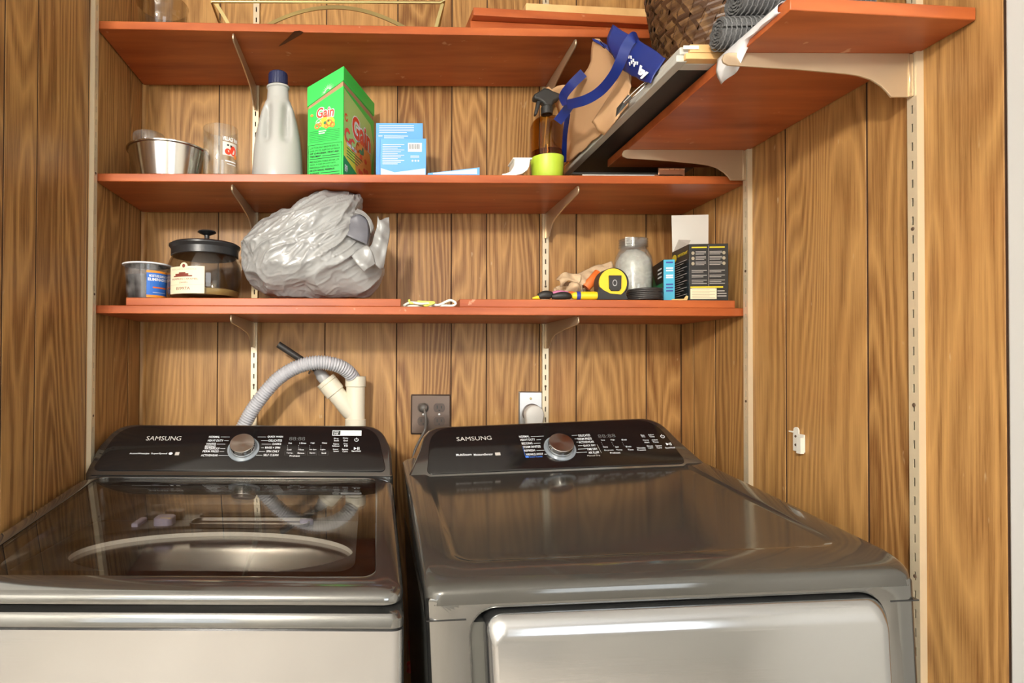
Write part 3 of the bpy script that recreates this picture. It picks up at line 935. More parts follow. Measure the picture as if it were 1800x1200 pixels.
# ================================================================== dryer
TILT, DYAW = math.radians(2.7), math.radians(0.0)
from mathutils import Euler
DR = Euler((0, -TILT, DYAW)).to_matrix()
DLOC = Vector((0.417, 0.8207, 0.936)) - DR @ Vector((0, 0, 0.921))
dry = thing('tumble_dryer', 'dark platinum tumble dryer with a shiny front door', 'tumble dryer', tuple(DLOC), (0, -TILT, DYAW))
DT = 0.955
def face(x0, x1, z0, z1, r, y):
    return [Vector((x, y, z)) for x, z in rrect(x0, x1, z0, z1, r, 8)]
MB().loops([[Vector((x, y, z)) for x, y in rrect(-HW, HW, 0.012, 0.66, 0.012, 5)] for z in (0.03, 0.915)], True, True).build('cabinet', 'machine_side', dry, smooth=40, local=True)
rx0, rx1, rz1 = -0.287, 0.303, 0.942
fr = MB().loops([face(-HW, HW, 0.03, DT, 0.006, 0.050), face(-HW, HW, 0.03, DT, 0.006, 0.014), face(-HW + 0.004, HW - 0.004, 0.034, DT, 0.006, 0.004), face(-HW + 0.014, HW - 0.014, 0.04, DT, 0.006, 0.0),
                 face(rx0, rx1, 0.28, rz1, 0.040, 0.0), face(rx0 + 0.004, rx1 - 0.004, 0.284, rz1 - 0.004, 0.038, 0.003)])
fr.build('front_frame', 'platinum', dry, smooth=40, local=True)
MB().loops([face(rx0 + 0.004, rx1 - 0.004, 0.284, rz1 - 0.004, 0.038, 0.003), face(rx0 + 0.008, rx1 - 0.006, 0.288, rz1 - 0.007, 0.036, 0.045)], cap1=True).build('door_recess', 'door_black', dry, smooth=40, local=True)
dx0, dx1, dz1 = -0.263, 0.297, 0.932
dr = MB().loops([face(dx0, dx1, 0.30, dz1, 0.026, 0.040), face(dx0, dx1, 0.30, dz1, 0.026, 0.004), face(dx0 + 0.002, dx1 - 0.002, 0.302, dz1 - 0.003, 0.026, -0.003), face(dx0 + 0.006, dx1 - 0.006, 0.306, dz1 - 0.010, 0.024, -0.009),
                 face(dx0 + 0.010, dx1 - 0.010, 0.312, dz1 - 0.022, 0.020, -0.015), face(dx0 + 0.013, dx1 - 0.013, 0.32, dz1 - 0.030, 0.014, -0.0165)], cap1=True)
dr.build('door', 'platinum_front', dry, smooth=28, local=True)
for a, c in ((-HW - 0.0004, rx0 - 0.001), (rx1 + 0.001, HW + 0.0004)):
    MB().box(a, c, -0.0006, 0.012, 0.9235, 0.9255).build('front_seam', 'door_black', dry, local=True)
for sx in (-0.28, 0.28):
    for sy in (0.07, 0.58):
        zb = (-DLOC.z - sx * math.sin(TILT)) / math.cos(TILT)
        MB().lathe([(0.022, zb + 0.0006), (0.022, zb + 0.010), (0.012, zb + 0.012), (0.012, 0.03)], (sx, sy, 0), 16).build('foot', 'rubber', dry, smooth=40, local=True)
YC = 0.505
def zt(y):
    return 0.983 + (y - 0.055) * (1.031 - 0.983) / (YC - 0.055)
def tl(g, y0, r, zf, y1=0.66):
    return [Vector((x, y, zf(y))) for x, y in rrect(-HW + g, HW - g, y0, y1, r, 8)]
base = lambda y: 0.915 if y > 0.03 else 0.947
def rimz(dz):
    return lambda y: max(zt(max(y, 0.055)) - dz - max(0.0, 0.055 - y) * 0.24, 0.946)
tp = MB().loops([tl(-0.0005, -0.0008, 0.02, lambda y: 0.945 if y < 0.05 else 0.9155), tl(-0.0005, -0.0008, 0.024, rimz(0.011)), tl(0.0005, 0.001, 0.030, rimz(0.006)), tl(0.002, 0.004, 0.034, rimz(0.003)), tl(0.005, 0.010, 0.038, rimz(0.001)), tl(0.010, 0.019, 0.042, rimz(0.0002)), tl(0.022, 0.034, 0.046, rimz(0.0)),
                 tl(0.046, 0.060, 0.035, rimz(0.0), 0.60), tl(0.050, 0.064, 0.034, rimz(0.0010), 0.598), tl(0.056, 0.070, 0.032, rimz(0.0035), 0.592), tl(0.060, 0.074, 0.03, rimz(0.0038), 0.59)], cap1=True)
tp.build('top_panel', 'dryer_top', dry, smooth=35, local=True)
Od = Vector((0.001, YC + 0.002, 1.0315))
pan, at, uv, pr = console(dry, Od, cv, cn, 0.294, 0.136, 'platinum', None)
knob(dry, at, uv(984, 788), 0.0285)
put(pr, uv, 'SAMSUNG', 803, 865, 774, 767, 'print_grey', 0.0)
put(pr, uv, 'MultiSteam', 802, 829, 801, 797)
put(pr, uv, 'MoistureSensor', 833, 867, 800.5, 796.5)
a, b = uv(871, 800.5); a2, b2 = uv(879, 795); pr.rect(a, a2, b, b2, 'print_grey')
for s, x0, x1, yy, b0, b1 in (('NORMAL', 913, 931, 769, 933, 956), ('HEAVY DUTY', 915, 941, 774.6, 943, 951), ('BEDDING', 917.5, 936.5, 781, 938, 950), ('STEAM SANITIZE', 920, 951, 787, 0, 0), ('REFRESH', 922, 941, 793.5, 943, 957), ('WRINKLE AWAY', 924.5, 955.5, 800, 957, 968)):
    put(pr, uv, s, x0, x1, yy, yy - 3.8)
    if b0:
        bar(pr, uv, b0, b1, yy - 1.7, 0.0009)
for s, x0, x1, yy, b0, b1 in (('DELICATES', 1017, 1038, 767, 1005, 1015), ('PERM PRESS', 1016, 1041, 773, 1010, 1015), ('ACTIVEWEAR', 1018, 1045, 778.6, 1013, 1017), ('QUICK DRY', 1026, 1048, 785, 1016, 1024), ('TIME DRY', 1032, 1051, 791, 1016, 1031), ('AIR FLUFF', 1035, 1054, 797, 1013, 1032)):
    put(pr, uv, s, x0, x1, yy, yy - 3.8)
    bar(pr, uv, b0, b1, yy - 1.7, 0.0009)
put(pr, uv, 'Steam Cycles', 931, 954, 804.5, 801, 'print_blue')
put(pr, uv, 'Manual Dry', 1033, 1056, 802.5, 799, 'print_grey', 0.0)
a, b = uv(925, 804.5); a2, b2 = uv(929, 801); pr.rect(a, a2, b, b2, 'print_blue')
for (x0, y0), (x1, y1), m in (((918, 784), (924, 804.5), 'print_blue'), ((1049, 781), (1057, 796), 'print_grey')):
    p, q = uv(x0, y0), uv(x1, y1)
    pr.poly([(p[0], p[1]), (p[0] + 0.0007, p[1]), (q[0] + 0.0007, q[1]), (q[0], q[1])], m)
for s, x0, x1, yy in (('Dryness', 1063, 1079, 792.5), ('Temp.', 1084, 1095, 792), ('Time', 1104, 1114, 791.5), ('Wrinkle', 1120, 1135, 788.5), ('Prevent', 1121, 1136, 792), ('Very', 1057, 1064, 775), ('High', 1074, 1081, 774.5), ('60 min', 1093, 1102, 774), ('Damp', 1061, 1069, 787), ('Low', 1082, 1088, 786.5), ('20 min', 1100, 1110, 786), ('Preheat', 1073, 1091, 797),
                      ('Eco', 1127, 1133, 766), ('Dry', 1129, 1135, 769), ('Adjust', 1140, 1150, 765.5), ('Time', 1142, 1151, 768.5), ('Damp', 1131, 1141, 775), ('Alert', 1133, 1142, 778.5), ('Adjust', 1146, 1157, 774.5), ('Time', 1148, 1158, 778), ('Drum', 1138, 1148, 785), ('Light', 1140, 1149, 788.5), ('Smart', 1153, 1164, 784.5), ('Care', 1155, 1164, 788), ('Start/Hold', 1170, 1187, 788)):
    put(pr, uv, s, x0, x1, yy, yy - 2.7)
put(pr, uv, '88:88', 1052, 1083, 769, 763, 'print_dim', 0.0)
for k in range(3):
    for j in range(3):
        a, b = uv(1057 + 18.5 * k + 1.5 * j, 777.5 + 3 * j)
        pr.disc(a, b, 0.0006, 0.0006, 'print_white', 8)
a, b = uv(1164.5, 767); pr.ring(a, b, 0.0048, 0.0048, 0.0012, 'print_white', 20, 120, 420); pr.rect(a - 0.0007, a + 0.0007, b + 0.001, b + 0.0062, 'print_white')
a, b = uv(1171, 780.5); pr.poly([(a, b - 0.004), (a + 0.007, b), (a, b + 0.004)], 'print_white')
for q in (0.0075, 0.0105): pr.rect(a + q, a + q + 0.0014, b - 0.004, b + 0.004, 'print_white')
pr.build(names, pan, local=True)
# ================================================================== pipes, hose and outlets behind the machines
YP = 1.585
pvc = thing('drain_pipe', 'cream plastic wye drain pipe standing behind the washer', 'pipe', (P(625, 700, YP).x, YP, 0))
px0 = P(625, 700, YP).x
zA, zB = ZW(661, YP, 625), ZW(678, YP, 625)
def pipe_y(c, M=None, prof=None, name='pipe_body', mat='pvc', n=28):
    return MB().lathe(prof, c, n, M).build(name, mat, pvc, smooth=40)
r0 = 0.0255
pipe_y((px0, YP, 0), None, [(r0, 0.60), (r0, zA - 0.02), (r0, zB - 0.001)], 'riser')
pipe_y((px0, YP, 0), None, [(r0, zB - 0.003), (r0 + 0.0025, zB - 0.001), (r0 + 0.0028, zA - 0.001), (r0 + 0.001, zA), (r0 - 0.003, zA), (r0 - 0.004, zA - 0.04), (0.0, zA - 0.041)], 'riser_hub')
pipe_y((px0, YP, 0), None, [(r0, ZW(737, YP) - 0.06), (r0 + 0.0028, ZW(737, YP) - 0.058), (r0 + 0.0028, ZW(737, YP) - 0.001), (r0, ZW(737, YP))], 'lower_hub')
pe = P(572, 668, YP)
ps = Vector((px0, YP, ZW(735, YP)))
bd = (pe - ps).normalized()
L = (pe - ps).length
BM = Matrix.Translation(ps) @ bd.to_track_quat('Z', 'Y').to_matrix().to_4x4()
pipe_y((0, 0, 0), BM, [(0.018, 0.005), (r0 - 0.001, 0.02), (r0 - 0.001, L - 0.045), (r0 + 0.0025, L - 0.043), (r0 + 0.0028, L - 0.012), (r0 - 0.0005, L - 0.010)], 'branch')
pipe_y((0, 0, 0), BM, [(r0 - 0.001, L - 0.012), (r0 + 0.003, L - 0.010), (r0 + 0.003, L), (0.017, L + 0.001)], 'branch_cap')
# small condensate hose stuck into the branch
ch = thing('condensate_hose', 'short black hose with a grey adapter pushed into the drain branch', 'hose', tuple(pe))
q0 = pe + bd * 0.001
MB().lathe([(0.0165, 0.0), (0.0165, 0.018), (0.014, 0.022), (0.0125, 0.034), (0.010, 0.036)], (0, 0, 0), 20, Matrix.Translation(q0) @ bd.to_track_quat('Z', 'Y').to_matrix().to_4x4()).build('adapter', 'grey_plastic', ch, smooth=40)
qe = P(489, 605, YP - 0.01)
bd2 = (qe - (q0 + bd * 0.034)).normalized()
hs = q0 + bd * 0.034
L2 = (qe - hs).length
HMx = Matrix.Translation(hs) @ bd2.to_track_quat('Z', 'Y').to_matrix().to_4x4()
MB().lathe([(0.0085, 0.0), (0.0092, 0.01), (0.0092, L2), (0.0065, L2), (0.0065, L2 - 0.02), (0, L2 - 0.021)], (0, 0, 0), 20, HMx).build('black_hose', 'rubber', ch, smooth=40)
MB().lathe([(0.0093, 0.010), (0.0105, 0.0102), (0.0105, 0.0185), (0.0093, 0.0187)], (0, 0, 0), 20, HMx).build('hose_clamp', 'chrome', ch, smooth=40)
cp = hs + bd2 * 0.014 + Vector((-0.006, -0.009, -0.010))
MB().tube([cp, cp + Vector((-0.004, -0.001, -0.008))], 0.003, 8).build('clamp_screw', 'chrome', ch, smooth=40)
# corrugated washer hose
pth = spline([P(405, 800, 1.545), P(430, 745, 1.545), P(452, 708, 1.54), P(486, 668, 1.535), P(520, 646, 1.53), P(556, 637, 1.53), P(590, 641, 1.54), P(613, 654, 1.56), P(624, 672, YP), P(625, 695, YP)], 10)
path = []
for a, b in zip(pth[:-1], pth[1:]):
    for k in range(7):
        path.append(a.lerp(b, k / 7))
cum, rad = 0.0, []
for i, p in enumerate(path):
    if i:
        cum += (p - path[i - 1]).length
    ph = (cum / 0.0068) % 1.0
    rad.append(0.0162 if ph < 0.28 else (0.0190 if 0.42 < ph < 0.86 else 0.0176))
tag(MB().tube(path, rad, 18).build('drain_hose', 'hose_grey', smooth=70), 'grey corrugated drain hose arching from the washer into the drain pipe', 'hose')
# valve fitting just right of the washer console, red valve handle in the gap
vf = P(679, 789, 1.62)
tag(MB().lathe([(0.006, -0.03), (0.008, -0.02), (0.011, -0.012), (0.013, 0.0), (0.010, 0.008), (0.0, 0.010)], vf, 16, Matrix.Rotation(math.radians(60), 4, 'X')).build('valve_fitting', 'steel_plate', smooth=40), 'small metal valve fitting on the wall beside the washer console', 'valve')
rv = P(727, 1172, 1.52)
rh = MB()
rh.loops([[rv + Vector(((0.018 + 0.003 * math.cos(5 * 2 * PI * i / 40)) * k * math.cos(2 * PI * i / 40), h, (0.018 + 0.003 * math.cos(5 * 2 * PI * i / 40)) * k * math.sin(2 * PI * i / 40))) for i in range(40)] for k, h in ((0.9, 0.006), (1.0, 0.002), (1.0, -0.004), (0.8, -0.008))], True, True)
rh.tube([rv + Vector((0, 0.004, 0)), rv + Vector((0, YB - rv.y - 0.001, 0))], 0.007, 10)
tag(rh.build('shutoff_valve', 'red_valve', smooth=40), 'red round valve handle deep in the gap between the machines', 'valve')

# wall outlets
ow = thing('wall_outlet', 'brown four-socket outlet plate with one plug in', 'outlet', (P(757, 728, YB).x, YB, P(757, 728, YB).z))
oc = P(757, 728, YB)
hw_, hh_ = 0.0565, 0.0565
def platep(c, specs, Y=YB):
    return [[Vector((c.x + x, Y - h, c.z + z)) for x, z in rrect(-a, a, -b, b, r, 4)] for a, b, r, h in specs]
MB().loops(platep(oc, [(hw_, hh_, 0.004, 0.0002), (hw_, hh_, 0.004, 0.002), (hw_ - 0.004, hh_ - 0.004, 0.003, 0.005)]), cap1=True).build('cover_plate', 'plate_brown', ow, smooth=30)
for sx in (-0.0215, 0.0235):
    for sz in (0.019, -0.019):
        c = oc + Vector((sx, 0, sz))
        f = MB().loops([[Vector((c.x + 0.0165 * math.cos(2 * PI * i / 24), YB - h, c.z + max(-0.0125, min(0.0125, 0.0165 * math.sin(2 * PI * i / 24))))) for i in range(24)] for h in (0.004, 0.0062)], cap1=True).build('socket', 'outlet_brown', ow, smooth=40)
        for dx, hz in ((-0.006, 0.0045), (0.006, 0.0035)):
            MB().box(c.x + dx - 0.0012, c.x + dx + 0.0012, YB - 0.0066, YB - 0.006, c.z - hz + 0.002, c.z + hz + 0.002).build('slot', 'print_black', f)
        MB().lathe([(0.0022, 0.0), (0.0022, 0.0005)], (c.x, YB - 0.0061, c.z - 0.0075), 10, Matrix.Rotation(PI / 2, 4, 'X')).build('slot', 'print_black', f)
MB().lathe([(0.0035, 0.0), (0.003, 0.0012), (0, 0.0016)], oc + Vector((0.0235, -0.005, 0)), 12, Matrix.Rotation(PI / 2, 4, 'X')).build('plate_screw', 'steel_plate', ow, smooth=40)
MB().lathe([(0.0035, 0.0), (0.003, 0.0012), (0, 0.0016)], oc + Vector((-0.0215, -0.005, 0)), 12, Matrix.Rotation(PI / 2, 4, 'X')).build('plate_screw', 'steel_plate', ow, smooth=40)
pc_ = oc + Vector((-0.0215, -0.0066, 0.019))
pl = thing('power_plug', 'dark plug and cord in the brown outlet running behind the dryer', 'plug', tuple(pc_))
MB().lathe([(0.013, 0.0), (0.0135, 0.006), (0.011, 0.016), (0.006, 0.020), (0.0, 0.021)], pc_, 20, Matrix.Rotation(PI / 2, 4, 'X')).build('plug_body', 'cord_grey', pl, smooth=50)
MB().tube(spline([pc_ + Vector((0, -0.014, 0)), pc_ + Vector((0.002, -0.024, -0.010)), pc_ + Vector((0.005, -0.026, -0.028)), pc_ + Vector((0.003, -0.022, -0.06)), P(737, 775, 1.615), P(727, 800, 1.60), P(722, 850, 1.60)], 6), 0.0036, 10).build('cord', 'cord_grey', pl, smooth=60)
do = P(932, 722, YB)
dow = thing('wall_outlet', 'steel dryer outlet plate beside the slotted standard', 'outlet', tuple(do))
MB().loops(platep(do, [(0.0335, 0.055, 0.003, 0.0002), (0.0335, 0.055, 0.003, 0.003), (0.0305, 0.052, 0.003, 0.006)]), cap1=True).build('cover_plate', 'steel_plate', dow, smooth=30)
MB().lathe([(0.0035, 0.0), (0.003, 0.0014), (0, 0.0018)], do + Vector((0, -0.006, 0.035)), 12, Matrix.Rotation(PI / 2, 4, 'X')).build('plate_screw', 'brass', dow, smooth=40)
MB().lathe([(0.027, 0.0), (0.027, 0.002), (0.025, 0.003)], do + Vector((0.003, -0.006, -0.006)), 28, Matrix.Rotation(PI / 2, 4, 'X')).build('socket', 'outlet_brown', dow, smooth=40)
dc = do + Vector((0.005, -0.0092, -0.008))
plg = [(0.026 * math.cos(math.radians(a)), 0.026 * math.sin(math.radians(a))) for a in range(-20, 201, 10)] + [(-0.020, -0.045), (0.020, -0.045)]
MB().loops([[dc + Vector((x * k, -h, z * k)) for x, z in plg] for k, h in ((1, 0), (1, 0.018), (0.95, 0.022), (0.85, 0.024))], True, True).build('plug', 'plug_grey', thing('power_plug', 'pale grey round dryer plug in the steel outlet plate', 'plug', tuple(dc)), smooth=40)
# white latch keeper on the right wall
Yk = yof(1402, XR, 772)
zk = lambda py: CAMZ + (ray(1402, py) * (Yk / ray(1402, py).y)).z
hk = thing('latch_keeper', 'small white metal latch keeper screwed to the right wall', 'latch', (XR, Yk, zk(775)))
MB().box(XR - 0.0025, XR - 0.0003, Yk - 0.020, Yk + 0.012, zk(793), zk(762)).build('plate', 'white_plastic', hk, bevel=0.0006)
MB().lathe([(0.0075, 0.0), (0.0075, 0.0022), (0, 0.0022)], (XR - 0.0004, Yk + 0.003, zk(757)), 16, Matrix.Rotation(-PI / 2, 4, 'Y')).box(XR - 0.0025, XR - 0.0004, Yk - 0.0045, Yk + 0.0105, zk(763), zk(757)).box(XR - 0.0025, XR - 0.0004, Yk + 0.012, Yk + 0.024, zk(761), zk(758.5)).build('tab', 'white_plastic', hk)
MB().extrude([Vector((XR - 0.0026, Yk - 0.020, 0)), Vector((XR - 0.010, Yk - 0.020, 0)), Vector((XR - 0.010, Yk - 0.008, 0)), Vector((XR - 0.0085, Yk - 0.008, 0)), Vector((XR - 0.0085, Yk - 0.0185, 0)), Vector((XR - 0.0026, Yk - 0.0185, 0))], (0, 0, zk(795)), (0, 0, zk(767))).build('hook', 'white_plastic', hk)
for z in (zk(782), zk(767)):
    MB().lathe([(0.0028, 0.0), (0.002, 0.0012), (0, 0.0015)], (XR - 0.0025, Yk + 0.004, z), 10, Matrix.Rotation(-PI / 2, 4, 'Y')).build('screw', 'slot_dark', hk, smooth=40)

# ================================================================== top shelf: glass bowl, brass rack
gbx = P(286, 20, 1.46)
tag(MB().lathe([(0.0, 0.001), (0.034, 0.001), (0.042, 0.006), (0.052, 0.022), (0.058, 0.05), (0.060, 0.085), (0.063, 0.09), (0.0595, 0.09), (0.057, 0.085), (0.054, 0.05), (0.048, 0.024), (0.038, 0.010), (0.0, 0.008)], (gbx.x, 1.46, ZU), 40).build('glass_bowl', 'smoke_glass', smooth=50), 'clear glass bowl at the left end of the top shelf', 'bowl')
br = thing('brass_rack', 'old brass wire rack with curved strap feet on the top shelf', 'rack', (P(580, 5, 1.48).x, 1.48, ZU))
Yr0, Yr1 = SF + 0.05, SF + 0.20
zr = ZW(4, Yr0, 580)
xa, xb = XW(372, Yr0, 4), XW(781, Yr0, 4)
rail = [Vector((xa, Yr0, zr)), Vector((xb - 0.01, Yr0, zr)), Vector((xb, Yr0, zr + 0.006)), Vector((xb, Yr1, zr + 0.006)), Vector((xb - 0.01, Yr1, zr)), Vector((xa, Yr1, zr))]
MB().tube([rail[0], rail[1], rail[2]], 0.0032, 8).build('front_rail', 'brass', br, smooth=50)
MB().tube([rail[5], rail[4], rail[3], rail[2]], 0.0032, 8).build('back_rail', 'brass', br, smooth=50)
MB().tube([rail[0], Vector((xa - 0.004, (Yr0 + Yr1) / 2, zr)), rail[5]], 0.0032, 8).build('side_rail', 'brass', br, smooth=50)
def strap(x0, x1, zh, Y, foot=True):
    n = 24
    pts = [Vector((x0 + (x1 - x0) * i / n, Y, ZU + 0.002 + zh * (1 - ((2 * i / n - 1) ** 2)))) for i in range(n + 1)]
    return pts
xs0, xs1 = XW(444, SF + 0.06, 35), XW(732, SF + 0.06, 35)
MB().ribbon(strap(xs0, xs1, 0.068, SF + 0.06), (0, 0.3, 1), 0.011, 0.002).build('arched_foot', 'brass', br, smooth=40)
MB().ribbon(strap(xs0, xs1, 0.068, SF + 0.17), (0, 0.3, 1), 0.011, 0.002).build('arched_foot', 'brass', br, smooth=40)
for xa_, xb_ in ((XW(378, Yr0, 2), XW(409, Yr0, 33)), (xb - 0.004, XW(764, Yr0, 36))):
    for yy in (Yr0 + 0.003, Yr1):
        MB().ribbon(spline([Vector((xa_, yy, zr)), Vector((xa_ * 0.45 + xb_ * 0.55, yy, zr * 0.5 + (ZU) * 0.5)), Vector((xb_, yy, ZU + 0.002))], 6), (1, 0, 0.6), 0.008, 0.002).build('leg', 'brass', br, smooth=40)

# ================================================================== things on the side shelf
ZS = Z4 + TH + 0.0006
# two framed boards stacked, overhanging the inner edge of the side shelf
XF0, XF1, YF0, YF1 = 0.513, 0.835, 0.992, 1.60
fb = thing('framed_board', 'framed dark slate board with pale grey edge lying on the side shelf', 'framed board', ((XF0 + XF1) / 2, (YF0 + YF1) / 2, ZS))
MB().box(XF0 + 0.018, XF1 - 0.018, YF0 + 0.02, YF1 - 0.018, ZS + 0.004, ZS + 0.008).build('slate_panel', 'slate', fb)
MB().box(XF0, XF0 + 0.019, YF0 + 0.002, YF1, ZS, ZS + 0.012).build('frame_rail', 'frame_grey', fb, bevel=0.002)
MB().box(XF1 - 0.019, XF1, YF0 + 0.002, YF1, ZS, ZS + 0.012).build('frame_rail', 'frame_grey', fb, bevel=0.002)
MB().box(XF0 + 0.019, XF1 - 0.019, YF0 + 0.012, YF0 + 0.034, ZS + 0.001, ZS + 0.010).build('frame_rail', 'frame_grey', fb, bevel=0.0015)
MB().box(XF0 + 0.019, XF1 - 0.019, YF1 - 0.019, YF1, ZS, ZS + 0.012).build('frame_rail', 'frame_grey', fb, bevel=0.002)
MB().box(XF0 + 0.012, XF1, YF0 - 0.006, YF0 + 0.0115, ZS + 0.001, ZS + 0.011).build('end_batten', 'pine', fb, bevel=0.001)
fb2 = thing('framed_board', 'second pale framed board with a light pine end, on the slate one', 'framed board', ((XF0 + XF1) / 2, (YF0 + YF1) / 2, ZS + 0.013))
z5 = ZS + 0.0126
MB().box(XF0 + 0.006, XF0 + 0.022, YF0 + 0.002, YF1, z5, z5 + 0.013).build('frame_rail', 'frame_grey', fb2, bevel=0.002)
MB().box(XF0 + 0.022, XF1, YF0 + 0.010, YF1, z5 + 0.002, z5 + 0.009).build('backing_panel', 'card_white', fb2)
MB().box(XF0 + 0.020, XF1, YF0 - 0.004, YF0 + 0.0095, z5, z5 + 0.014).build('end_batten', 'pine', fb2, bevel=0.001)
MB().box(XF0 + 0.008, XF0 + 0.034, YF0 - 0.0055, YF0 - 0.0042, z5 + 0.005, z5 + 0.011).build('staple_plate', 'white_plastic', fb2)
ZF = z5 + 0.0146
# wicker basket
bk = thing('wicker_basket', 'dark brown woven wicker basket on the side shelf', 'basket', (0.700, 1.155, ZF))
bx, by, bh = 0.700, 1.155, 0.30
def br_(z):
    return 0.112 + 0.040 * min(1, z / 0.22) ** 0.8
def bpt(a, z, off):
    r = br_(z) + off
    return Vector((bx + r * math.cos(a), by + r * math.sin(a), ZF + 0.002 + z))
NB, NT = 30, 26
for fam, mat in ((1, 'wicker'), (-1, 'wicker_pale')):
    mb = MB()
    for i in range(NB):
        c = []
        for k in range(NT * 3 + 1):
            z = bh * k / (NT * 3)
            tw = fam * 1.25 * z / bh * (1.0 if fam > 0 else 0.9)
            a = 2 * PI * i / NB + tw
            off = 0.0022 * math.sin((k / 3.0) * PI + (i % 2) * PI + (0 if fam > 0 else PI))
            c.append((a, z, off))
        wdt = 2 * PI / NB * (0.47 if fam > 0 else 0.36)
        ls = []
        for a, z, off in c:
            ls.append([bpt(a - wdt, z, off + 0.0003), bpt(a + wdt, z, off + 0.0003), bpt(a + wdt, z, off - 0.0008), bpt(a - wdt, z, off - 0.0008)])
        mb.loops(ls, True, True)
    o = mb.build('woven_strips', mat, bk)
    o['kind'] = 'stuff'
MB().lathe([(0.0, 0.001), (0.106, 0.001), (0.108, 0.004), (0.140, 0.2), (0.145, bh), (0.143, bh), (0.105, 0.006), (0.0, 0.006)], (bx, by, ZF), 40).build('inner_wall', 'wicker', bk, smooth=40)
MB().lathe([(0.150, bh - 0.004), (0.157, bh + 0.002), (0.157, bh + 0.012), (0.150, bh + 0.016), (0.143, bh + 0.010), (0.144, bh)], (bx, by, ZF), 40).build('rim', 'wicker_pale', bk, smooth=50)
# two rolled grey mesh mats, axis to the right
def mat_roll(label, c, r, L, turn, yaw):
    t = thing('rolled_mat', label, 'rolled mat', tuple(c), (0, 0, yaw), 'grey mesh mats rolled up')
    n = int(turn * 26)
    ls0, ls1, ls2, ls3 = [], [], [], []
    pts = []
    for i in range(n + 1):
        a = 2 * PI * turn * i / n
        q = 0.0035 + (r - 0.0035) * i / n
        q *= 1 + 0.02 * math.sin(a * 3.1)
        pts.append((q * math.cos(a), q * math.sin(a)))
    th = (r - 0.0035) / turn * 0.62
    mb = MB()
    ls = []
    for i, (a, b) in enumerate(pts):
        k = math.hypot(a, b)
        a2, b2 = a * (k - th) / k, b * (k - th) / k
        jit = 0.0012 * math.sin(i * 2.3)
        ls.append([Vector((jit, a, b)), Vector((L, a, b)), Vector((L, a2, b2)), Vector((jit, a2, b2))])
    mb.loops(ls, True, True)
    mb.build('rolled_sheet', 'mat_grey', t, smooth=50, local=True)
    rb = MB()
    for k in range(26):
        x = 0.003 + k * (L - 0.006) / 25
        rb.tube([Vector((x + 0.0012 * (j % 2), (r + 0.0004) * math.cos(2 * PI * j / 40), (r + 0.0004) * math.sin(2 * PI * j / 40))) for j in range(41)], 0.0011, 5)
    o = rb.build('mesh_weave', 'mat_grey_light', t, smooth=60, local=True)
    o['kind'] = 'stuff'
rl = P(1264, 72, 0.958)
mat_roll('smaller grey mesh mat roll lying at the edge of the side shelf', (0.560, 0.958, ZS + 0.0262), 0.0245, 0.20, 4.5, math.radians(-3))
mat_roll('larger grey mesh mat roll resting on the smaller roll and basket', (0.590, 0.955, ZS + 0.0262 + 0.0245 + 0.0315), 0.0300, 0.22, 5.5, math.radians(4))
# crumpled plastic film draped over the inner edge
random.seed(5)
def film():
    mb = MB()
    prof = [(0.640, ZS + 0.0012), (0.605, ZS + 0.0022), (0.583, ZS + 0.003), (0.5765, ZS - 0.001), (0.576, ZS - 0.008), (0.5755, Z4 - 0.002), (0.577, Z4 - 0.012), (0.583, Z4 - 0.024)]
    rows = []
    ny = 26
    for j in range(ny + 1):
        y = 0.835 + (0.984 - 0.835) * j / ny
        drop = min(1.0, max(0.0, (y - 0.905) / 0.03))
        row = []
        for i, (x, z) in enumerate(prof):
            if i >= 5:
                zz = (ZS - 0.012) + (z - (ZS - 0.012)) * drop
                xx = x + 0.0015 * math.sin(y * 160 + i)
            else:
                zz, xx = z, x
            q = noise.noise(Vector((xx * 40, y * 45, zz * 30))) * 0.0025
            row.append(Vector((xx - abs(q), y + 0.001 * math.sin(i * 2 + j), zz + (abs(q) if i < 3 else 0))))
        rows.append(row)
    mb.loops(rows, close=False)
    o = mb.build('plastic_film', 'film', smooth=80)
    sd = o.modifiers.new('thickness', 'SOLIDIFY')
    sd.thickness = 0.0004
    return tag(o, 'crumpled white plastic film draped over the side shelf edge and bracket tip', 'plastic film')
film()

# ================================================================== middle shelf, left to right
# steel bowl, glass jar in it
bw = P(297, 280, 1.462)
bwl = thing('mixing_bowl', 'stainless steel bowl at the left end of the middle shelf', 'bowl', (bw.x, 1.462, ZM))
MB().lathe([(0.0, 0.0), (0.074, 0.0), (0.082, 0.004), (0.089, 0.04), (0.095, 0.077), (0.0975, 0.079), (0.0975, 0.0815), (0.093, 0.0815), (0.087, 0.042), (0.080, 0.006), (0.0, 0.003)], (bw.x, 1.462, ZM), 64).build('bowl_body', 'steel', bwl, smooth=30)
MB().lathe([(0.0955, 0.0775), (0.0995, 0.0785), (0.1000, 0.0815), (0.0965, 0.0832), (0.0935, 0.0820)], (bw.x, 1.462, ZM), 64).build('rolled_rim', 'steel', bwl, smooth=60)
jr = P(262, 245, 1.475)
zj = ZM + 0.0036
gj = thing('glass_jar', 'small clear glass jar standing in the steel bowl', 'jar', (jr.x, 1.475, zj))
MB().lathe([(0.0, 0.0), (0.036, 0.0), (0.040, 0.008), (0.040, 0.075), (0.044, 0.085), (0.044, 0.096), (0.041, 0.100), (0.037, 0.106), (0.039, 0.122), (0.037, 0.128), (0.030, 0.131), (0.0, 0.132)], (jr.x, 1.475, zj), 36).build('jar_body', 'hazed_glass', gj, smooth=40)
MB().lathe([(0.0405, 0.086), (0.0445, 0.088), (0.0445, 0.095), (0.0405, 0.098)], (jr.x, 1.475, zj), 36).build('jar_collar', 'clear_plastic', gj, smooth=50)
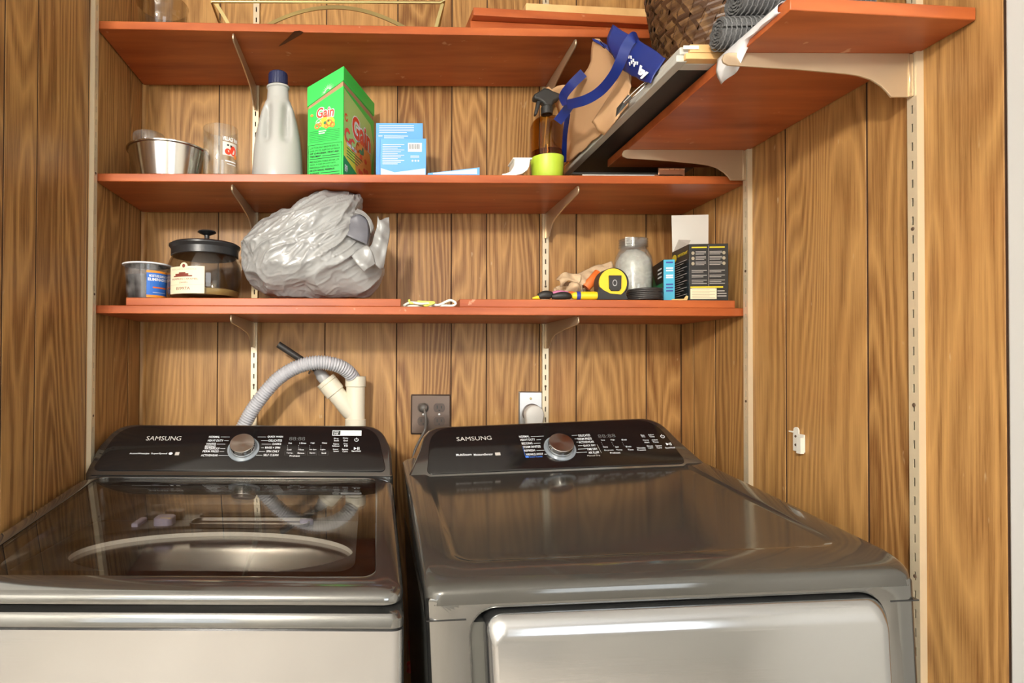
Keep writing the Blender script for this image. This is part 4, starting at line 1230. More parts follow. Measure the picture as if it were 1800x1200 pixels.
# drinking glass
gp = P(388, 270, 1.435)
dg_ = thing('drinking_glass', 'drinking glass with a printed red badge beside the steel bowl', 'glass', (gp.x, 1.435, ZM))
gh = ZW(230, 1.435) - ZM
MB().lathe([(0.0, 0.0), (0.039, 0.0), (0.0408, 0.003), (0.0425, gh - 0.001), (0.0420, gh), (0.0408, gh), (0.0392, 0.010), (0.0, 0.009)], (gp.x, 1.435, ZM), 40).build('glass_body', 'clear_glass', dg_, smooth=40)
def cyl(cx, cy, r, z0):
    # a: angle (rad) from the camera-facing -y direction to the right, b: height
    def fn(a, b):
        rad = r(b) if callable(r) else r
        return Vector((cx + rad * math.sin(a), cy - rad * math.cos(a), z0 + b))
    return fn
pg = Print(cyl(gp.x, 1.435, 0.0430, ZM))
A0, A1 = 0.36, 1.30
pg.rect(A0, A1, 0.055, 0.087, 'card_white', 8)
pg.text('VILLAGE INN', A0, A1 + 0.05, 0.090, 0.100, 'print_white', 0.03)
pg.rect(A0 + 0.15, A1 - 0.1, 0.040, 0.043, 'print_white', 4)
pg.rect(A0 + 0.25, A1 - 0.1, 0.034, 0.036, 'print_white', 4)
pg.build({'card_white': 'badge_ground', 'print_white': 'printed_lettering'}, dg_)
pg = Print(cyl(gp.x, 1.435, 0.0433, ZM))
pg.disc(0.66, 0.064, 0.18, 0.0075, 'gain_red'); pg.disc(1.00, 0.068, 0.20, 0.012, 'gain_red'); pg.disc(1.16, 0.056, 0.12, 0.006, 'gain_orange'); pg.rect(0.6, 0.72, 0.078, 0.082, 'print_black'); pg.rect(0.8, 0.92, 0.075, 0.081, 'print_black')
pg.build({'gain_red': 'badge_flower', 'gain_orange': 'badge_flower', 'print_black': 'badge_mark'}, dg_)
# vinegar jug
jg = P(488, 280, 1.455)
jug = thing('plastic_jug', 'translucent white plastic jug with a navy blue screw cap', 'jug', (jg.x, 1.455, ZM))
jh = ZW(152, 1.455) - ZM
prof = [(0.0, 0.0), (0.056, 0.0), (0.0625, 0.006), (0.0632, 0.02), (0.060, 0.075), (0.0575, 0.100), (0.054, 0.125), (0.048, 0.155), (0.040, 0.185), (0.032, 0.205), (0.0275, 0.213), (0.0255, jh - 0.010), (0.0285, jh - 0.008), (0.0285, jh - 0.004), (0.021, jh - 0.003), (0.021, jh + 0.004)]
ls = []
pz = []
for (r1, z1), (r2, z2) in zip(prof[:-1], prof[1:]):
    k = max(1, int((z2 - z1) / 0.006))
    pz += [(r1 + (r2 - r1) * j / k, z1 + (z2 - z1) * j / k) for j in range(k)]
pz.append(prof[-1])
for r, z in pz:
    l = []
    for i in range(72):
        a = 2 * PI * i / 72
        x, y = r * math.cos(a), r * math.sin(a) * 0.82
        if 0.09 < z < 0.205 and y < 0:
            # hollows either side of the moulded handle
            e = min(1, (z - 0.09) / 0.02, (0.205 - z) / 0.02)
            for cxd in (-0.021, 0.025):
                y += e * 0.019 * math.exp(-((x - cxd) / 0.0090) ** 2) * min(1, r / 0.05)
        l.append(Vector((jg.x + x, 1.455 + y, ZM + z)))
    ls.append(l)
MB().loops(ls, False, True).build('jug_body', 'milk_plastic', jug, smooth=50)
cz = ZM + jh - 0.002
cap = MB()
cl = []
for rr_, z in ((0.0235, 0.0), (0.0238, 0.003), (0.0232, 0.028), (0.0215, 0.031)):
    cl.append([Vector((jg.x + (rr_ + (0.0006 if i % 2 else 0)) * math.cos(2 * PI * i / 60), 1.455 + (rr_ + (0.0006 if i % 2 else 0)) * math.sin(2 * PI * i / 60), cz + z)) for i in range(60)])
cap.loops(cl, True, True).build('screw_cap', 'navy', jug, smooth=25)
# detergent box
cA = Vector((XW(603, 1.392, 300), 1.392, ZM))               # nearest vertical edge
dB = Vector((XW(657, 1.60, 300), 1.60, ZM)) - cA
dB.z = 0
Lb = dB.length
eB = dB.normalized()                                          # along the wide side
eA = Vector((-eB.y, eB.x, 0))                                 # along the narrow side, to the left
Wa = 0.094
Hb = ZW(137, 1.392, 603) - ZM
gbm = Matrix((( -eA.x, eB.x, 0, cA.x), (-eA.y, eB.y, 0, cA.y), (0, 0, 1, ZM), (0, 0, 0, 1)))
def G(a, b, z):                                               # a left along narrow side, b back along wide side
    return cA + eA * a + eB * b + Vector((0, 0, z))
gbox = thing('detergent_box', 'tall bright green detergent powder box with its flip lid raised', 'detergent box', tuple(G(Wa / 2, Lb / 2, 0)))
def quadbox(mb, a0, a1, b0, b1, zf0, zf1):
    vs = [G(a, b, zf(a, b)) for zf in (zf0, zf1) for b in (b0, b1) for a in (a0, a1)]
    mb.add(vs, [(0, 2, 3, 1), (4, 5, 7, 6), (0, 1, 5, 4), (2, 6, 7, 3), (0, 4, 6, 2), (1, 3, 7, 5)])
    return mb
HB = Hb - 0.018
quadbox(MB(), 0, Wa, 0, Lb, lambda a, b: 0, lambda a, b: HB - 0.045 * a / Wa).build('carton', 'gain_green', gbox, bevel=0.0008)
quadbox(MB(), 0.0015, Wa - 0.0015, 0.0015, Lb - 0.0015, lambda a, b: HB - 0.045 * a / Wa - 0.004, lambda a, b: HB + 0.014 - 0.045 * a / Wa).build('inner_collar', 'kraft', gbox)
lz = lambda a, b: HB + 0.012 - 0.050 * a / Wa + 0.004 * b / Lb
quadbox(MB(), -0.001, Wa + 0.001, -0.001, Lb + 0.001, lz, lambda a, b: lz(a, b) + 0.034 + 0.014 * a / Wa).build('flip_lid', 'gain_green', gbox, bevel=0.0008)
# print on the narrow face (a grows to the left, so mirror it)
nf = -eB
pn = Print(lambda x, z: G(Wa - x, 0, z) + nf * 0.0009)
pn.text('Gain', 0.022, 0.070, HB - 0.072, HB - 0.044, 'print_white', 0.09, 0.12)
for k in range(7):
    pn.rect(0.005, 0.085 - 0.006 * (k == 6), 0.118 - k * 0.0042, 0.1192 - k * 0.0042, 'gain_dark')
for q in ((0.003, 0.091, 0.0858, 0.0866), (0.003, 0.0038, 0.003, 0.0862), (0.0902, 0.091, 0.003, 0.0862)):
    pn.rect(*q, 'print_black')
for s, x0, x1, z in (('CAUTION: MAY IRRITATE EYES. IN', 0.007, 0.082, 0.077), ('CASE OF EYES. KEEP OUT OF REACH', 0.007, 0.086, 0.070), ('OF CHILDREN. FIRST AID', 0.007, 0.083, 0.063), ('TREATMENT', 0.007, 0.036, 0.056), ('PRECAUCION: PUEDE IRRITAR LOS', 0.007, 0.084, 0.043), ('OJOS. SI CAE EN LOS OJOS', 0.007, 0.075, 0.036), ('MANTENGA FUERA DEL ALCANCE', 0.007, 0.083, 0.029), ('DE LOS NINOS. PRIMEROS', 0.007, 0.072, 0.022), ('AUXILIOS', 0.007, 0.032, 0.015)):
    pn.text(s, x0, x1, z, z + 0.0042, 'print_black', 0.03 if 'FIRST' in s or 'TREAT' in s or 'AUX' in s or 'PRIM' in s else 0.0)
for z, x0 in ((0.056, 0.040), (0.0505, 0.007), (0.015, 0.036), (0.009, 0.007)):
    pn.rect(x0, 0.085, z + 0.001, z + 0.0022, 'print_black')
for x in (0.030, 0.056):
    pn.ring(x, 0.140, 0.0075, 0.0075, 0.0013, 'print_white', 20)
    pn.rect(x - 0.0035, x + 0.0035, 0.1385, 0.1415, 'print_white')
    pn.rect(x - 0.006, x + 0.006, 0.1275, 0.1287, 'print_white')
pn.rect(0.030, 0.050, HB - 0.104, HB - 0.101, 'print_white'); pn.rect(0.030, 0.046, HB - 0.109, HB - 0.106, 'print_white')
pn.disc(0.052, HB - 0.082, 0.020, 0.014, 'gain_yellow')
pn.build({'print_white': 'white_print', 'gain_dark': 'fine_print', 'print_black': 'black_print', 'gain_yellow': 'yellow_print'}, gbox)
pn = Print(lambda x, z: G(Wa - x, 0, z) + nf * 0.0013)
pn.text('Gain', 0.0232, 0.0688, HB - 0.0705, HB - 0.0455, 'gain_red', 0.02, 0.12)
for x, z, r in ((0.026, -0.090, 0.007), (0.034, -0.086, 0.005), (0.058, -0.085, 0.009), (0.066, -0.090, 0.007), (0.050, -0.092, 0.006)):
    pn.ring(x, HB + z, r, r, 0.004, 'gain_orange', 18)
pn.disc(0.047, HB - 0.084, 0.004, 0.004, 'leaf'); pn.disc(0.056, HB - 0.080, 0.003, 0.003, 'leaf'); pn.disc(0.012, HB - 0.062, 0.004, 0.003, 'gain_orange')
pn.build({'gain_red': 'brand_lettering', 'gain_orange': 'swirl_print', 'leaf': 'leaf_print'}, gbox)
pl_ = Print(lambda x, z: G(Wa - x, -0.001, lz(Wa - x, 0) + z) + nf * 0.0006)
for k in range(13):
    a = math.radians(8 + k * 13.6)
    p = (0.053, 0.001)
    d0, d1_ = 0.006, 0.018
    w2 = 0.0005
    pl_.poly([(p[0] + d0 * math.cos(a) - w2 * math.sin(a), p[1] + d0 * math.sin(a) + w2 * math.cos(a)), (p[0] + d1_ * math.cos(a), p[1] + d1_ * math.sin(a)), (p[0] + d0 * math.cos(a) + w2 * math.sin(a), p[1] + d0 * math.sin(a) - w2 * math.cos(a))], 'print_white')
pl_.build('sunburst_print', gbox)
# print on the wide face
wf = -eA
pw = Print(lambda x, z: G(0, x, z) + wf * 0.0009)
pw.poly([(0.002, 0.002), (Lb - 0.002, 0.002), (Lb - 0.06, 0.020), (0.002, 0.055)], 'gain_dark')
pw.poly([(0.002, 0.055), (Lb - 0.06, 0.020), (Lb - 0.02, 0.045), (0.002, 0.105)], 'gain_yellow')
pw.poly([(0.002, 0.106), (Lb - 0.03, 0.060), (Lb - 0.004, 0.150), (Lb - 0.03, 0.200), (0.002, 0.215)], 'gain_light')
pw.build({'gain_dark': 'dark_band', 'gain_yellow': 'yellow_band', 'gain_light': 'light_ground'}, gbox)
pw = Print(lambda x, z: G(0, x, z) + wf * 0.0013)
pw.disc(0.135, 0.075, 0.062, 0.062, 'gain_orange', 30)
pw.text('Gain', 0.052, 0.192, 0.118, 0.180, 'print_white', 0.10)
for x, z, r in ((0.026, 0.108, 0.020), (0.060, 0.098, 0.016), (0.016, 0.150, 0.010), (0.095, 0.104, 0.013)):
    pw.ring(x, z, r, r, r * 0.45, 'gain_red', 24, 40, 360)
pw.rect(0.02, 0.085, 0.086, 0.094, 'print_white')
for k in range(4):
    pw.rect(0.02, 0.13 - 0.012 * k, 0.078 - k * 0.007, 0.081 - k * 0.007, 'gain_dark')
pw.text('89', 0.008, 0.026, 0.018, 0.036, 'print_white', 0.03)
pw.build({'gain_orange': 'fruit_print', 'print_white': 'white_print', 'gain_red': 'swirl_print', 'gain_dark': 'fine_print'}, gbox)
pw = Print(lambda x, z: G(0, x, z) + wf * 0.0017)
pw.text('Gain', 0.055, 0.189, 0.1205, 0.1775, 'gain_red', 0.03)
pw.disc(0.115, 0.100, 0.012, 0.006, 'leaf'); pw.disc(0.130, 0.106, 0.008, 0.010, 'leaf')
for k in range(7):
    pw.disc(0.135 + 0.028 * math.cos(k), 0.062 + 0.026 * math.sin(k * 1.9), 0.010, 0.007, 'gain_red', 10)
pw.build({'gain_red': 'brand_lettering', 'leaf': 'leaf_print'}, gbox)
# blue box with its back flap up
b0 = P(668, 300, 1.402)
b1 = P(749, 300, 1.402)
bb = thing('dryer_sheet_box', 'light blue cardboard box with a raised back panel next to the green box', 'box', ((b0.x + b1.x) / 2, 1.43, ZM))
hb = ZW(243, 1.402, 700) - ZM
MB().box(b0.x, b1.x, 1.402, 1.462, ZM, ZM + hb).build('carton', 'box_blue', bb, bevel=0.001)
xa, xb = XW(661, 1.466, 250), XW(743, 1.466, 250)
ht = ZW(217, 1.466, 700) - ZM
MB().box(xa, xb, 1.4625, 1.520, ZM, ZM + ht).build('back_carton', 'box_blue', bb, bevel=0.001)
pb = Print(lambda x, z: Vector((b0.x + x, 1.4012, ZM + z)))
wb = b1.x - b0.x
pb.poly([(0.002, 0.002), (wb - 0.002, 0.002), (wb - 0.002, 0.026), (0.035, 0.016), (0.002, 0.026)], 'box_sky')
for k in range(12):
    pb.rect(0.006, 0.058 - 0.008 * (k % 3), 0.082 - k * 0.0042, 0.0832 - k * 0.0042, 'print_white')
pb.rect(0.067, 0.100, 0.066, 0.087, 'print_white')
for k in range(3):
    pb.disc(0.078 + 0.007 * k, 0.044, 0.0022, 0.0022, 'print_white', 12)
pb.rect(0.073, 0.094, 0.052, 0.053, 'print_white'); pb.rect(0.073, 0.094, 0.055, 0.056, 'print_white')
pb.build({'box_sky': 'pale_swoosh', 'print_white': 'white_print'}, bb)
pb = Print(lambda x, z: Vector((b0.x + x, 1.4008, ZM + z)))
for k in range(12):
    pb.rect(0.071 + k * 0.0021, 0.0718 + k * 0.0021 + 0.0006 * (k % 3 == 0), 0.072, 0.0845, 'print_black')
pb.build({'print_black': 'barcode'}, bb)
pb = Print(lambda x, z: Vector((xa + x, 1.4617, ZM + z)))
for k in range(5):
    pb.rect(0.008, 0.095 - 0.018 * (k == 4), ht - 0.008 - k * 0.0042, ht - 0.0067 - k * 0.0042, 'print_white')
for k in range(3):
    pb.rect(0.020, 0.080 - 0.01 * k, ht - 0.034 - k * 0.0045, ht - 0.0327 - k * 0.0045, 'print_white')
pb.rect(0.006, 0.016, ht - 0.034, ht - 0.0325, 'print_white')
pb.build({'print_white': 'white_print'}, bb)
# flat blue packet
p0, p1 = XW(752, 1.37, 300), XW(843, 1.37, 300)
fp = thing('flat_packet', 'flat pale blue packet lying on the middle shelf', 'packet', ((p0 + p1) / 2, 1.42, ZM))
MB().add([Vector((p0, 1.370, ZM)), Vector((p1, 1.370, ZM)), Vector((p1 + 0.004, 1.47, ZM)), Vector((p0 + 0.006, 1.47, ZM)), Vector((p0, 1.370, ZM + 0.004)), Vector((p1, 1.370, ZM + 0.018)), Vector((p1 + 0.004, 1.47, ZM + 0.022)), Vector((p0 + 0.006, 1.47, ZM + 0.005))],
         [(3, 2, 1, 0), (4, 5, 6, 7), (0, 1, 5, 4), (1, 2, 6, 5), (2, 3, 7, 6), (3, 0, 4, 7)]).build('packet_body', 'box_blue', fp)
MB().add([Vector((p0 + 0.012, 1.3694, ZM + 0.0014)), Vector((p1 - 0.006, 1.3694, ZM + 0.002)), Vector((p1 - 0.006, 1.3694, ZM + 0.0148)), Vector((p0 + 0.012, 1.3694, ZM + 0.0044))], [(0, 1, 2, 3)]).build('pale_band', 'box_sky', fp)
# white plastic moulding offcut
wm = [(0.0, 0.0), (0.030, 0.0), (0.045, 0.004), (0.056, 0.012), (0.060, 0.020), (0.062, 0.035), (0.0665, 0.035), (0.0665, 0.039), (0.024, 0.039), (0.024, 0.036), (0.028, 0.035), (0.026, 0.020), (0.018, 0.008), (0.008, 0.004), (0.0, 0.003)]
wx0 = XW(882, 1.375, 300)
tag(MB().extrude([Vector((wx0 + x * 1.06, 0, ZM + z * 1.08)) for x, z in wm], (0, 1.370, 0), (0, 1.425, 0)).build('plastic_moulding', 'white_plastic', bevel=0.0008), 'small cream white plastic moulding beside the lime green cup', 'plastic part')
# lime cup and spray bottle
lc = P(961.5, 290, 1.412)
lh = ZW(279, 1.412, 961) - ZM
tag(MB().lathe([(0.0, 0.0), (0.033, 0.0), (0.036, 0.004), (0.0392, lh - 0.002), (0.0392, lh), (0.0368, lh), (0.034, 0.008), (0.0, 0.006)], (lc.x, 1.412, ZM), 40).build('plastic_cup', 'lime', smooth=40), 'lime green plastic cup at the front of the middle shelf', 'cup')
sp = P(961, 250, 1.497)
sb = thing('spray_bottle', 'dark amber spray bottle with black trigger behind the lime cup', 'spray bottle', (sp.x, 1.497, ZM))
zsh = ZW(212, 1.497) - ZM
MB().lathe([(0.0, 0.0), (0.038, 0.0), (0.0415, 0.004), (0.0415, zsh - 0.018), (0.038, zsh - 0.006), (0.030, zsh + 0.003), (0.016, zsh + 0.010), (0.0125, zsh + 0.014), (0.0125, zsh + 0.022)], (sp.x, 1.497, ZM), 40).build('bottle_body', 'amber_glass', sb, smooth=40)
MB().lathe([(0.0, 0.003), (0.038, 0.003), (0.0395, 0.006), (0.0395, 0.10), (0.0, 0.10)], (sp.x, 1.497, ZM), 32).build('liquid', 'amber_glass', sb, smooth=40)
MB().tube(spline([Vector((sp.x, 1.497, ZM + zsh + 0.01)), Vector((sp.x - 0.006, 1.497, ZM + 0.12)), Vector((sp.x - 0.014, 1.49, ZM + 0.01))], 6), 0.002, 8).build('dip_tube', 'wax', sb, smooth=60)
MB().lathe([(0.0150, zsh + 0.016), (0.0150, zsh + 0.034), (0.012, zsh + 0.037)], (sp.x, 1.497, ZM), 28).build('collar', 'tool_black', sb, smooth=40)
hd = [(-0.006, 0.034), (0.012, 0.034), (0.016, 0.046), (0.030, 0.052), (0.032, 0.066), (0.014, 0.072), (0.002, 0.079), (-0.010, 0.080), (-0.022, 0.072), (-0.036, 0.064), (-0.036, 0.052), (-0.024, 0.050), (-0.014, 0.044)]
hz = ZM + zsh
MB().extrude([Vector((sp.x + x, 1.497, hz + z)) for x, z in hd], (0, -0.012, 0), (0, 0.012, 0)).build('spray_head', 'tool_black', sb, bevel=0.005, seg=3)
MB().extrude([Vector((sp.x + x, 1.497, hz + z)) for x, z in ((-0.026, 0.050), (-0.016, 0.048), (-0.020, 0.036), (-0.024, 0.020), (-0.028, 0.012), (-0.033, 0.013), (-0.030, 0.030))], (0, -0.006, 0), (0, 0.006, 0)).build('trigger', 'tool_black', sb, bevel=0.002)
# flat framed panel lying on the shelf, copper hinge
tx0, tx1 = XW(985, 1.40, 302), XW(1165, 1.40, 302)
tp_ = thing('dark_board', 'flat dark board with grey rim lying on the middle shelf under the slate', 'board', ((tx0 + tx1) / 2, 1.47, ZM))
MB().box(tx0 + 0.045, tx1, 1.3815, 1.60, ZM, ZM + 0.0035).build('panel_board', 'slate', tp_)
MB().box(tx0 + 0.045, tx1, 1.3785, 1.3812, ZM, ZM + 0.006).build('rim', 'frame_grey', tp_, bevel=0.0008)
hx0, hx1 = XW(1157, 1.372, 300), XW(1203, 1.372, 300)
hg = thing('door_hinge', 'small copper coloured hinge at the front of the middle shelf', 'hinge', ((hx0 + hx1) / 2, 1.376, ZM))
MB().box(hx0, hx1, 1.3700, 1.3735, ZM, ZM + 0.014).build('leaf', 'copper', hg, bevel=0.0008)
MB().box(hx0 - 0.008, hx1 - 0.006, 1.3700, 1.3775, ZM, ZM + 0.003).build('leaf', 'copper', hg)
for k in range(5):
    x0 = hx0 + (hx1 - hx0) * k / 5
    MB().lathe([(0.0032, 0.0005), (0.0032, (hx1 - hx0) / 5 - 0.0005)], (x0, 1.3718, ZM + 0.0165), 12, Matrix.Rotation(PI / 2, 4, 'Y')).build('knuckle', 'copper', hg, smooth=40)

# reusable shopping bag lying on the framed boards
sbg = thing('shopping_bag', 'blue and tan reusable shopping bag with blue straps under the top shelf', 'shopping bag', (0.60, 1.35, ZF))
def Q(px, py, Y):
    return P(px, py, Y)
def patch(name, mat, rows, n=5, th=0.002, parent=sbg, wob=0.0):
    """smooth cloth patch through rows of points"""
    rs = [spline(r, n) for r in rows]
    cols = list(zip(*rs))
    gr_ = [spline(list(c), n) for c in cols]
    if wob:
        gr_ = [[p + Vector((0, -1, 0.3)) * wob * noise.noise(p * 38) for p in c] for c in gr_]
    mb = MB().loops(gr_, close=False)
    o = mb.build(name, mat, parent, smooth=80)
    sd = o.modifiers.new('thickness', 'SOLIDIFY')
    sd.thickness = th
    sd.offset = 0
    return o
# tan body: from the low back end forward, left side and upper left flap
patch('side_panel', 'bag_tan', [[Q(990, 292, 1.57), Q(992, 240, 1.55), Q(984, 200, 1.53), Q(958, 157, 1.52)],
                                [Q(1012, 274, 1.478), Q(1022, 222, 1.46), Q(1018, 180, 1.44), Q(996, 148, 1.45)],
                                [Q(1045, 245, 1.352), Q(1058, 190, 1.36), Q(1052, 150, 1.34), Q(1034, 120, 1.36)],
                                [Q(1076, 214, 1.252), Q(1090, 150, 1.27), Q(1082, 110, 1.26), Q(1044, 72, 1.31)],
                                [Q(1104, 186, 1.174), Q(1108, 140, 1.21), Q(1098, 116, 1.21), Q(1088, 106, 1.24)]], 5, 0.002, sbg, 0.012)
patch('gusset', 'bag_tan', [[Q(1098, 118, 1.200), Q(1082, 150, 1.235), Q(1060, 185, 1.275), Q(1040, 215, 1.32)],
                            [Q(1104, 130, 1.195), Q(1090, 168, 1.225), Q(1070, 200, 1.265), Q(1050, 228, 1.31)],
                            [Q(1110, 150, 1.19), Q(1100, 182, 1.215), Q(1085, 208, 1.215), Q(1062, 238, 1.285)]], 4, 0.0018, sbg, 0.006)
fr_ = patch('printed_panel', 'bag_blue', [[Q(1077, 44, 1.215), Q(1067, 72, 1.215), Q(1078, 100, 1.20), Q(1094, 122, 1.185)],
                                   [Q(1108, 62, 1.165), Q(1100, 86, 1.16), Q(1104, 108, 1.15), Q(1112, 132, 1.145)],
                                   [Q(1140, 82, 1.11), Q(1132, 104, 1.105), Q(1130, 122, 1.10), Q(1130, 142, 1.10)],
                                   [Q(1170, 103, 1.06), Q(1160, 118, 1.062), Q(1150, 132, 1.066), Q(1144, 146, 1.07)]], 5, 0.0018, sbg, 0.003)
patch('hem', 'bag_blue', [[Q(1041, 68, 1.305), Q(1058, 74, 1.285), Q(1078, 88, 1.26), Q(1092, 108, 1.235)], [Q(1043, 72, 1.300), Q(1060, 82, 1.28), Q(1078, 97, 1.255), Q(1090, 116, 1.23)]], 5, 0.002)
# white brand lettering on the printed panel: laid out on its surface
def onpanel(u, v):
    a, b = Q(1078, 60, 1.202), Q(1168, 112, 1.046)
    c, d = Q(1090, 120, 1.176), Q(1140, 146, 1.066)
    return a.lerp(b, u).lerp(c.lerp(d, u), v)
pp = Print(onpanel)
pp.text('by', 0.62, 0.86, 0.98, 0.52, 'print_white', 0.08)
for u, v in ((0.30, 0.42), (0.36, 0.40), (0.42, 0.46), (0.47, 0.52), (0.52, 0.48), (0.38, 0.55), (0.45, 0.60), (0.33, 0.64)):
    pp.poly([(u, v), (u + 0.045, v - 0.03), (u + 0.05, v + 0.08), (u + 0.02, v + 0.11)], 'print_white')
pp.build('white_print', sbg)
def belt(pts, wd, tw=0.25):
    ps = spline(pts, 8)
    sd = []
    for k, p in enumerate(ps):
        t = (ps[min(k + 1, len(ps) - 1)] - ps[max(k - 1, 0)]).normalized()
        out = (Vector((-0.15, -1, -0.25)) + Vector((math.sin(k * 0.21), 0, math.cos(k * 0.17))) * tw).normalized()
        sd.append(t.cross(out).normalized())
    for k in range(1, len(sd)):
        if sd[k].dot(sd[k - 1]) < 0:
            sd[k] = -sd[k]
    MB().ribbon(ps, sd, wd, 0.0015).build('strap', 'bag_blue', sbg, smooth=70)
belt([Q(1122, 68, 1.15), Q(1113, 66, 1.135), Q(1101, 82, 1.140), Q(1092, 105, 1.152), Q(1078, 133, 1.18), Q(1055, 160, 1.22), Q(1028, 176, 1.26), Q(997, 184, 1.32)], 0.021)
belt([Q(997, 184, 1.322), Q(990, 170, 1.36), Q(1004, 150, 1.38), Q(1026, 128, 1.36)], 0.022)
belt([Q(1004, 180, 1.335), Q(994, 196, 1.35), Q(980, 214, 1.37)], 0.022)
belt([Q(998, 200, 1.40), Q(993, 240, 1.44), Q(991, 285, 1.50)], 0.012)
# bag base resting on the boards
patch('base', 'bag_tan', [[Vector((0.512, 1.57, ZF + 0.004)), Vector((0.530, 1.38, ZF + 0.004)), Vector((0.545, 1.29, ZF + 0.004))], [Vector((0.66, 1.57, ZF + 0.004)), Vector((0.68, 1.42, ZF + 0.004)), Vector((0.66, 1.33, ZF + 0.004))]], 5, 0.0015)
# wire clip lying against the bag
wc = thing('binder_clip', 'black and silver wire clip between the bag and the frame', 'clip', tuple(Q(1115, 165, 1.130)))
MB().tube(spline([Q(1096, 180, 1.140), Q(1118, 158, 1.120), Q(1140, 140, 1.105), Q(1137, 147, 1.103), Q(1116, 168, 1.115), Q(1098, 182, 1.137)], 5), 0.0012, 6).build('wire_arm', 'chrome', wc, smooth=60)
MB().loops([[Q(1084, 190, 1.165), Q(1104, 166, 1.140), Q(1112, 172, 1.137), Q(1082, 206, 1.165)], [Q(1084, 190, 1.175), Q(1104, 166, 1.150), Q(1112, 172, 1.147), Q(1082, 206, 1.175)]], True, True).build('clip_body', 'tool_black', wc)

# ================================================================== lowest shelf, left to right
# moisture absorber tub
tb = P(258, 490, 1.445)
mt_ = thing('moisture_tub', 'clear plastic moisture absorber tub with white rim and blue label', 'plastic tub', (tb.x, 1.445, ZT))
th_ = ZW(466, 1.445, 258) - ZT
MB().lathe([(0.0, 0.0), (0.044, 0.0), (0.046, 0.003), (0.0515, th_ - 0.003), (0.050, th_ - 0.003), (0.044, 0.004), (0, 0.002)], (tb.x, 1.445, ZT), 40).build('tub_wall', 'clear_plastic', mt_, smooth=40)
MB().lathe([(0.0, 0.0026), (0.0432, 0.0026), (0.0475, th_ * 0.68), (0.0, th_ * 0.68)], (tb.x, 1.445, ZT), 32).build('contents', 'tub_dark', mt_, smooth=40)
MB().lathe([(0.0505, th_ - 0.004), (0.0565, th_ - 0.003), (0.0570, th_), (0.052, th_ + 0.001), (0.0495, th_ - 0.002)], (tb.x, 1.445, ZT), 40).build('rim', 'print_white', mt_, smooth=50)
MB().lathe([(0.0500, th_ - 0.004), (0.0, th_ - 0.004)], (tb.x, 1.445, ZT), 40).build('membrane', 'clear_plastic', mt_, smooth=50)
rt = lambda b: 0.0468 + 0.0052 * b / th_
pt_ = Print(cyl(tb.x, 1.445, rt, ZT))
pt_.rect(0.36, 1.62, 0.004, 0.010, 'label_orange', 8); pt_.rect(0.36, 1.62, th_ * 0.72, th_ * 0.78, 'label_orange', 8); pt_.rect(0.36, 1.62, 0.010, th_ * 0.72, 'label_blue', 8)
pt_.build({'label_orange': 'label_border', 'label_blue': 'label'}, mt_)
pt_ = Print(cyl(tb.x, 1.445, lambda b: rt(b) + 0.0004, ZT))
pt_.text('MOISTURE ELIMINATOR', 0.48, 1.56, th_ * 0.60, th_ * 0.67, 'print_white', 0.03)
pt_.text('ELIMINADOR', 0.42, 1.56, th_ * 0.50, th_ * 0.58, 'print_white', 0.03)
pt_.rect(0.66, 1.46, th_ * 0.30, th_ * 0.34, 'tool_orange', 6)
pt_.rect(0.66, 1.46, th_ * 0.18, th_ * 0.19, 'print_white', 6)
pt_.build({'print_white': 'printed_lettering', 'tool_orange': 'red_print'}, mt_)
# candle jar
cj = P(360.5, 470, 1.462)
cjt = thing('candle_jar', 'wide glass candle jar with black lid and cream label', 'candle jar', (cj.x, 1.462, ZT))
zl = ZW(447, 1.376) - ZT
MB().lathe([(0.0, 0.0), (0.076, 0.0), (0.084, 0.005), (0.0885, 0.02), (0.0905, zl * 0.55), (0.0895, zl * 0.8), (0.084, zl * 0.95), (0.079, zl + 0.004), (0.076, zl + 0.004), (0.0805, zl * 0.95), (0.086, zl * 0.8), (0.087, zl * 0.55), (0.085, 0.02), (0.08, 0.010), (0.0, 0.008)], (cj.x, 1.462, ZT), 56).build('glass_body', 'smoke_glass', cjt, smooth=50)
MB().lathe([(0.0, 0.009), (0.079, 0.0105), (0.0835, 0.018), (0.084, 0.024), (0.075, 0.027), (0.0, 0.026)], (cj.x, 1.462, ZT), 48).build('candle_wax', 'wax', cjt, smooth=40)
zk0 = ZW(423, 1.376) - ZT
cl_ = MB().lathe([(0.0800, zl + 0.0045), (0.0815, zl + 0.006), (0.0815, zk0 - 0.010), (0.0865, zk0 - 0.003), (0.0865, zk0), (0.080, zk0 + 0.004), (0.05, zk0 + 0.009), (0.0, zk0 + 0.011)], (cj.x, 1.462, ZT), 56).build('lid', 'lid_black', cjt, smooth=35)
MB().lathe([(0.010, zk0 + 0.010), (0.0065, zk0 + 0.016), (0.0065, zk0 + 0.028), (0.019, zk0 + 0.033), (0.023, zk0 + 0.0355), (0.021, zk0 + 0.0385), (0.0, zk0 + 0.040)], (cj.x + 0.004, 1.462, ZT), 28).build('lid_knob', 'lid_black', cl_, smooth=50)
rj = lambda b: 0.0912
pj = Print(cyl(cj.x, 1.462, rj, ZT))
A0, A1, B0, B1 = -0.76, 0.27, 0.010, 0.074
pj.rect(A0, A1, B0, B1, 'cream_label', 14)
pj.disc((A0 + A1) / 2 - 0.03, B1, 0.11, 0.009, 'cream_label')
pj.build({'cream_label': 'paper_label'}, cjt)
pj = Print(cyl(cj.x, 1.462, lambda b: 0.0916, ZT))
for x0, x1, z1 in ((0.16, 0.72, 0.0525), (0.22, 0.62, 0.0570), (0.34, 0.54, 0.0600)):
    pj.rect(A0 + x0, A0 + x1, 0.0495, z1, 'maroon', 4)
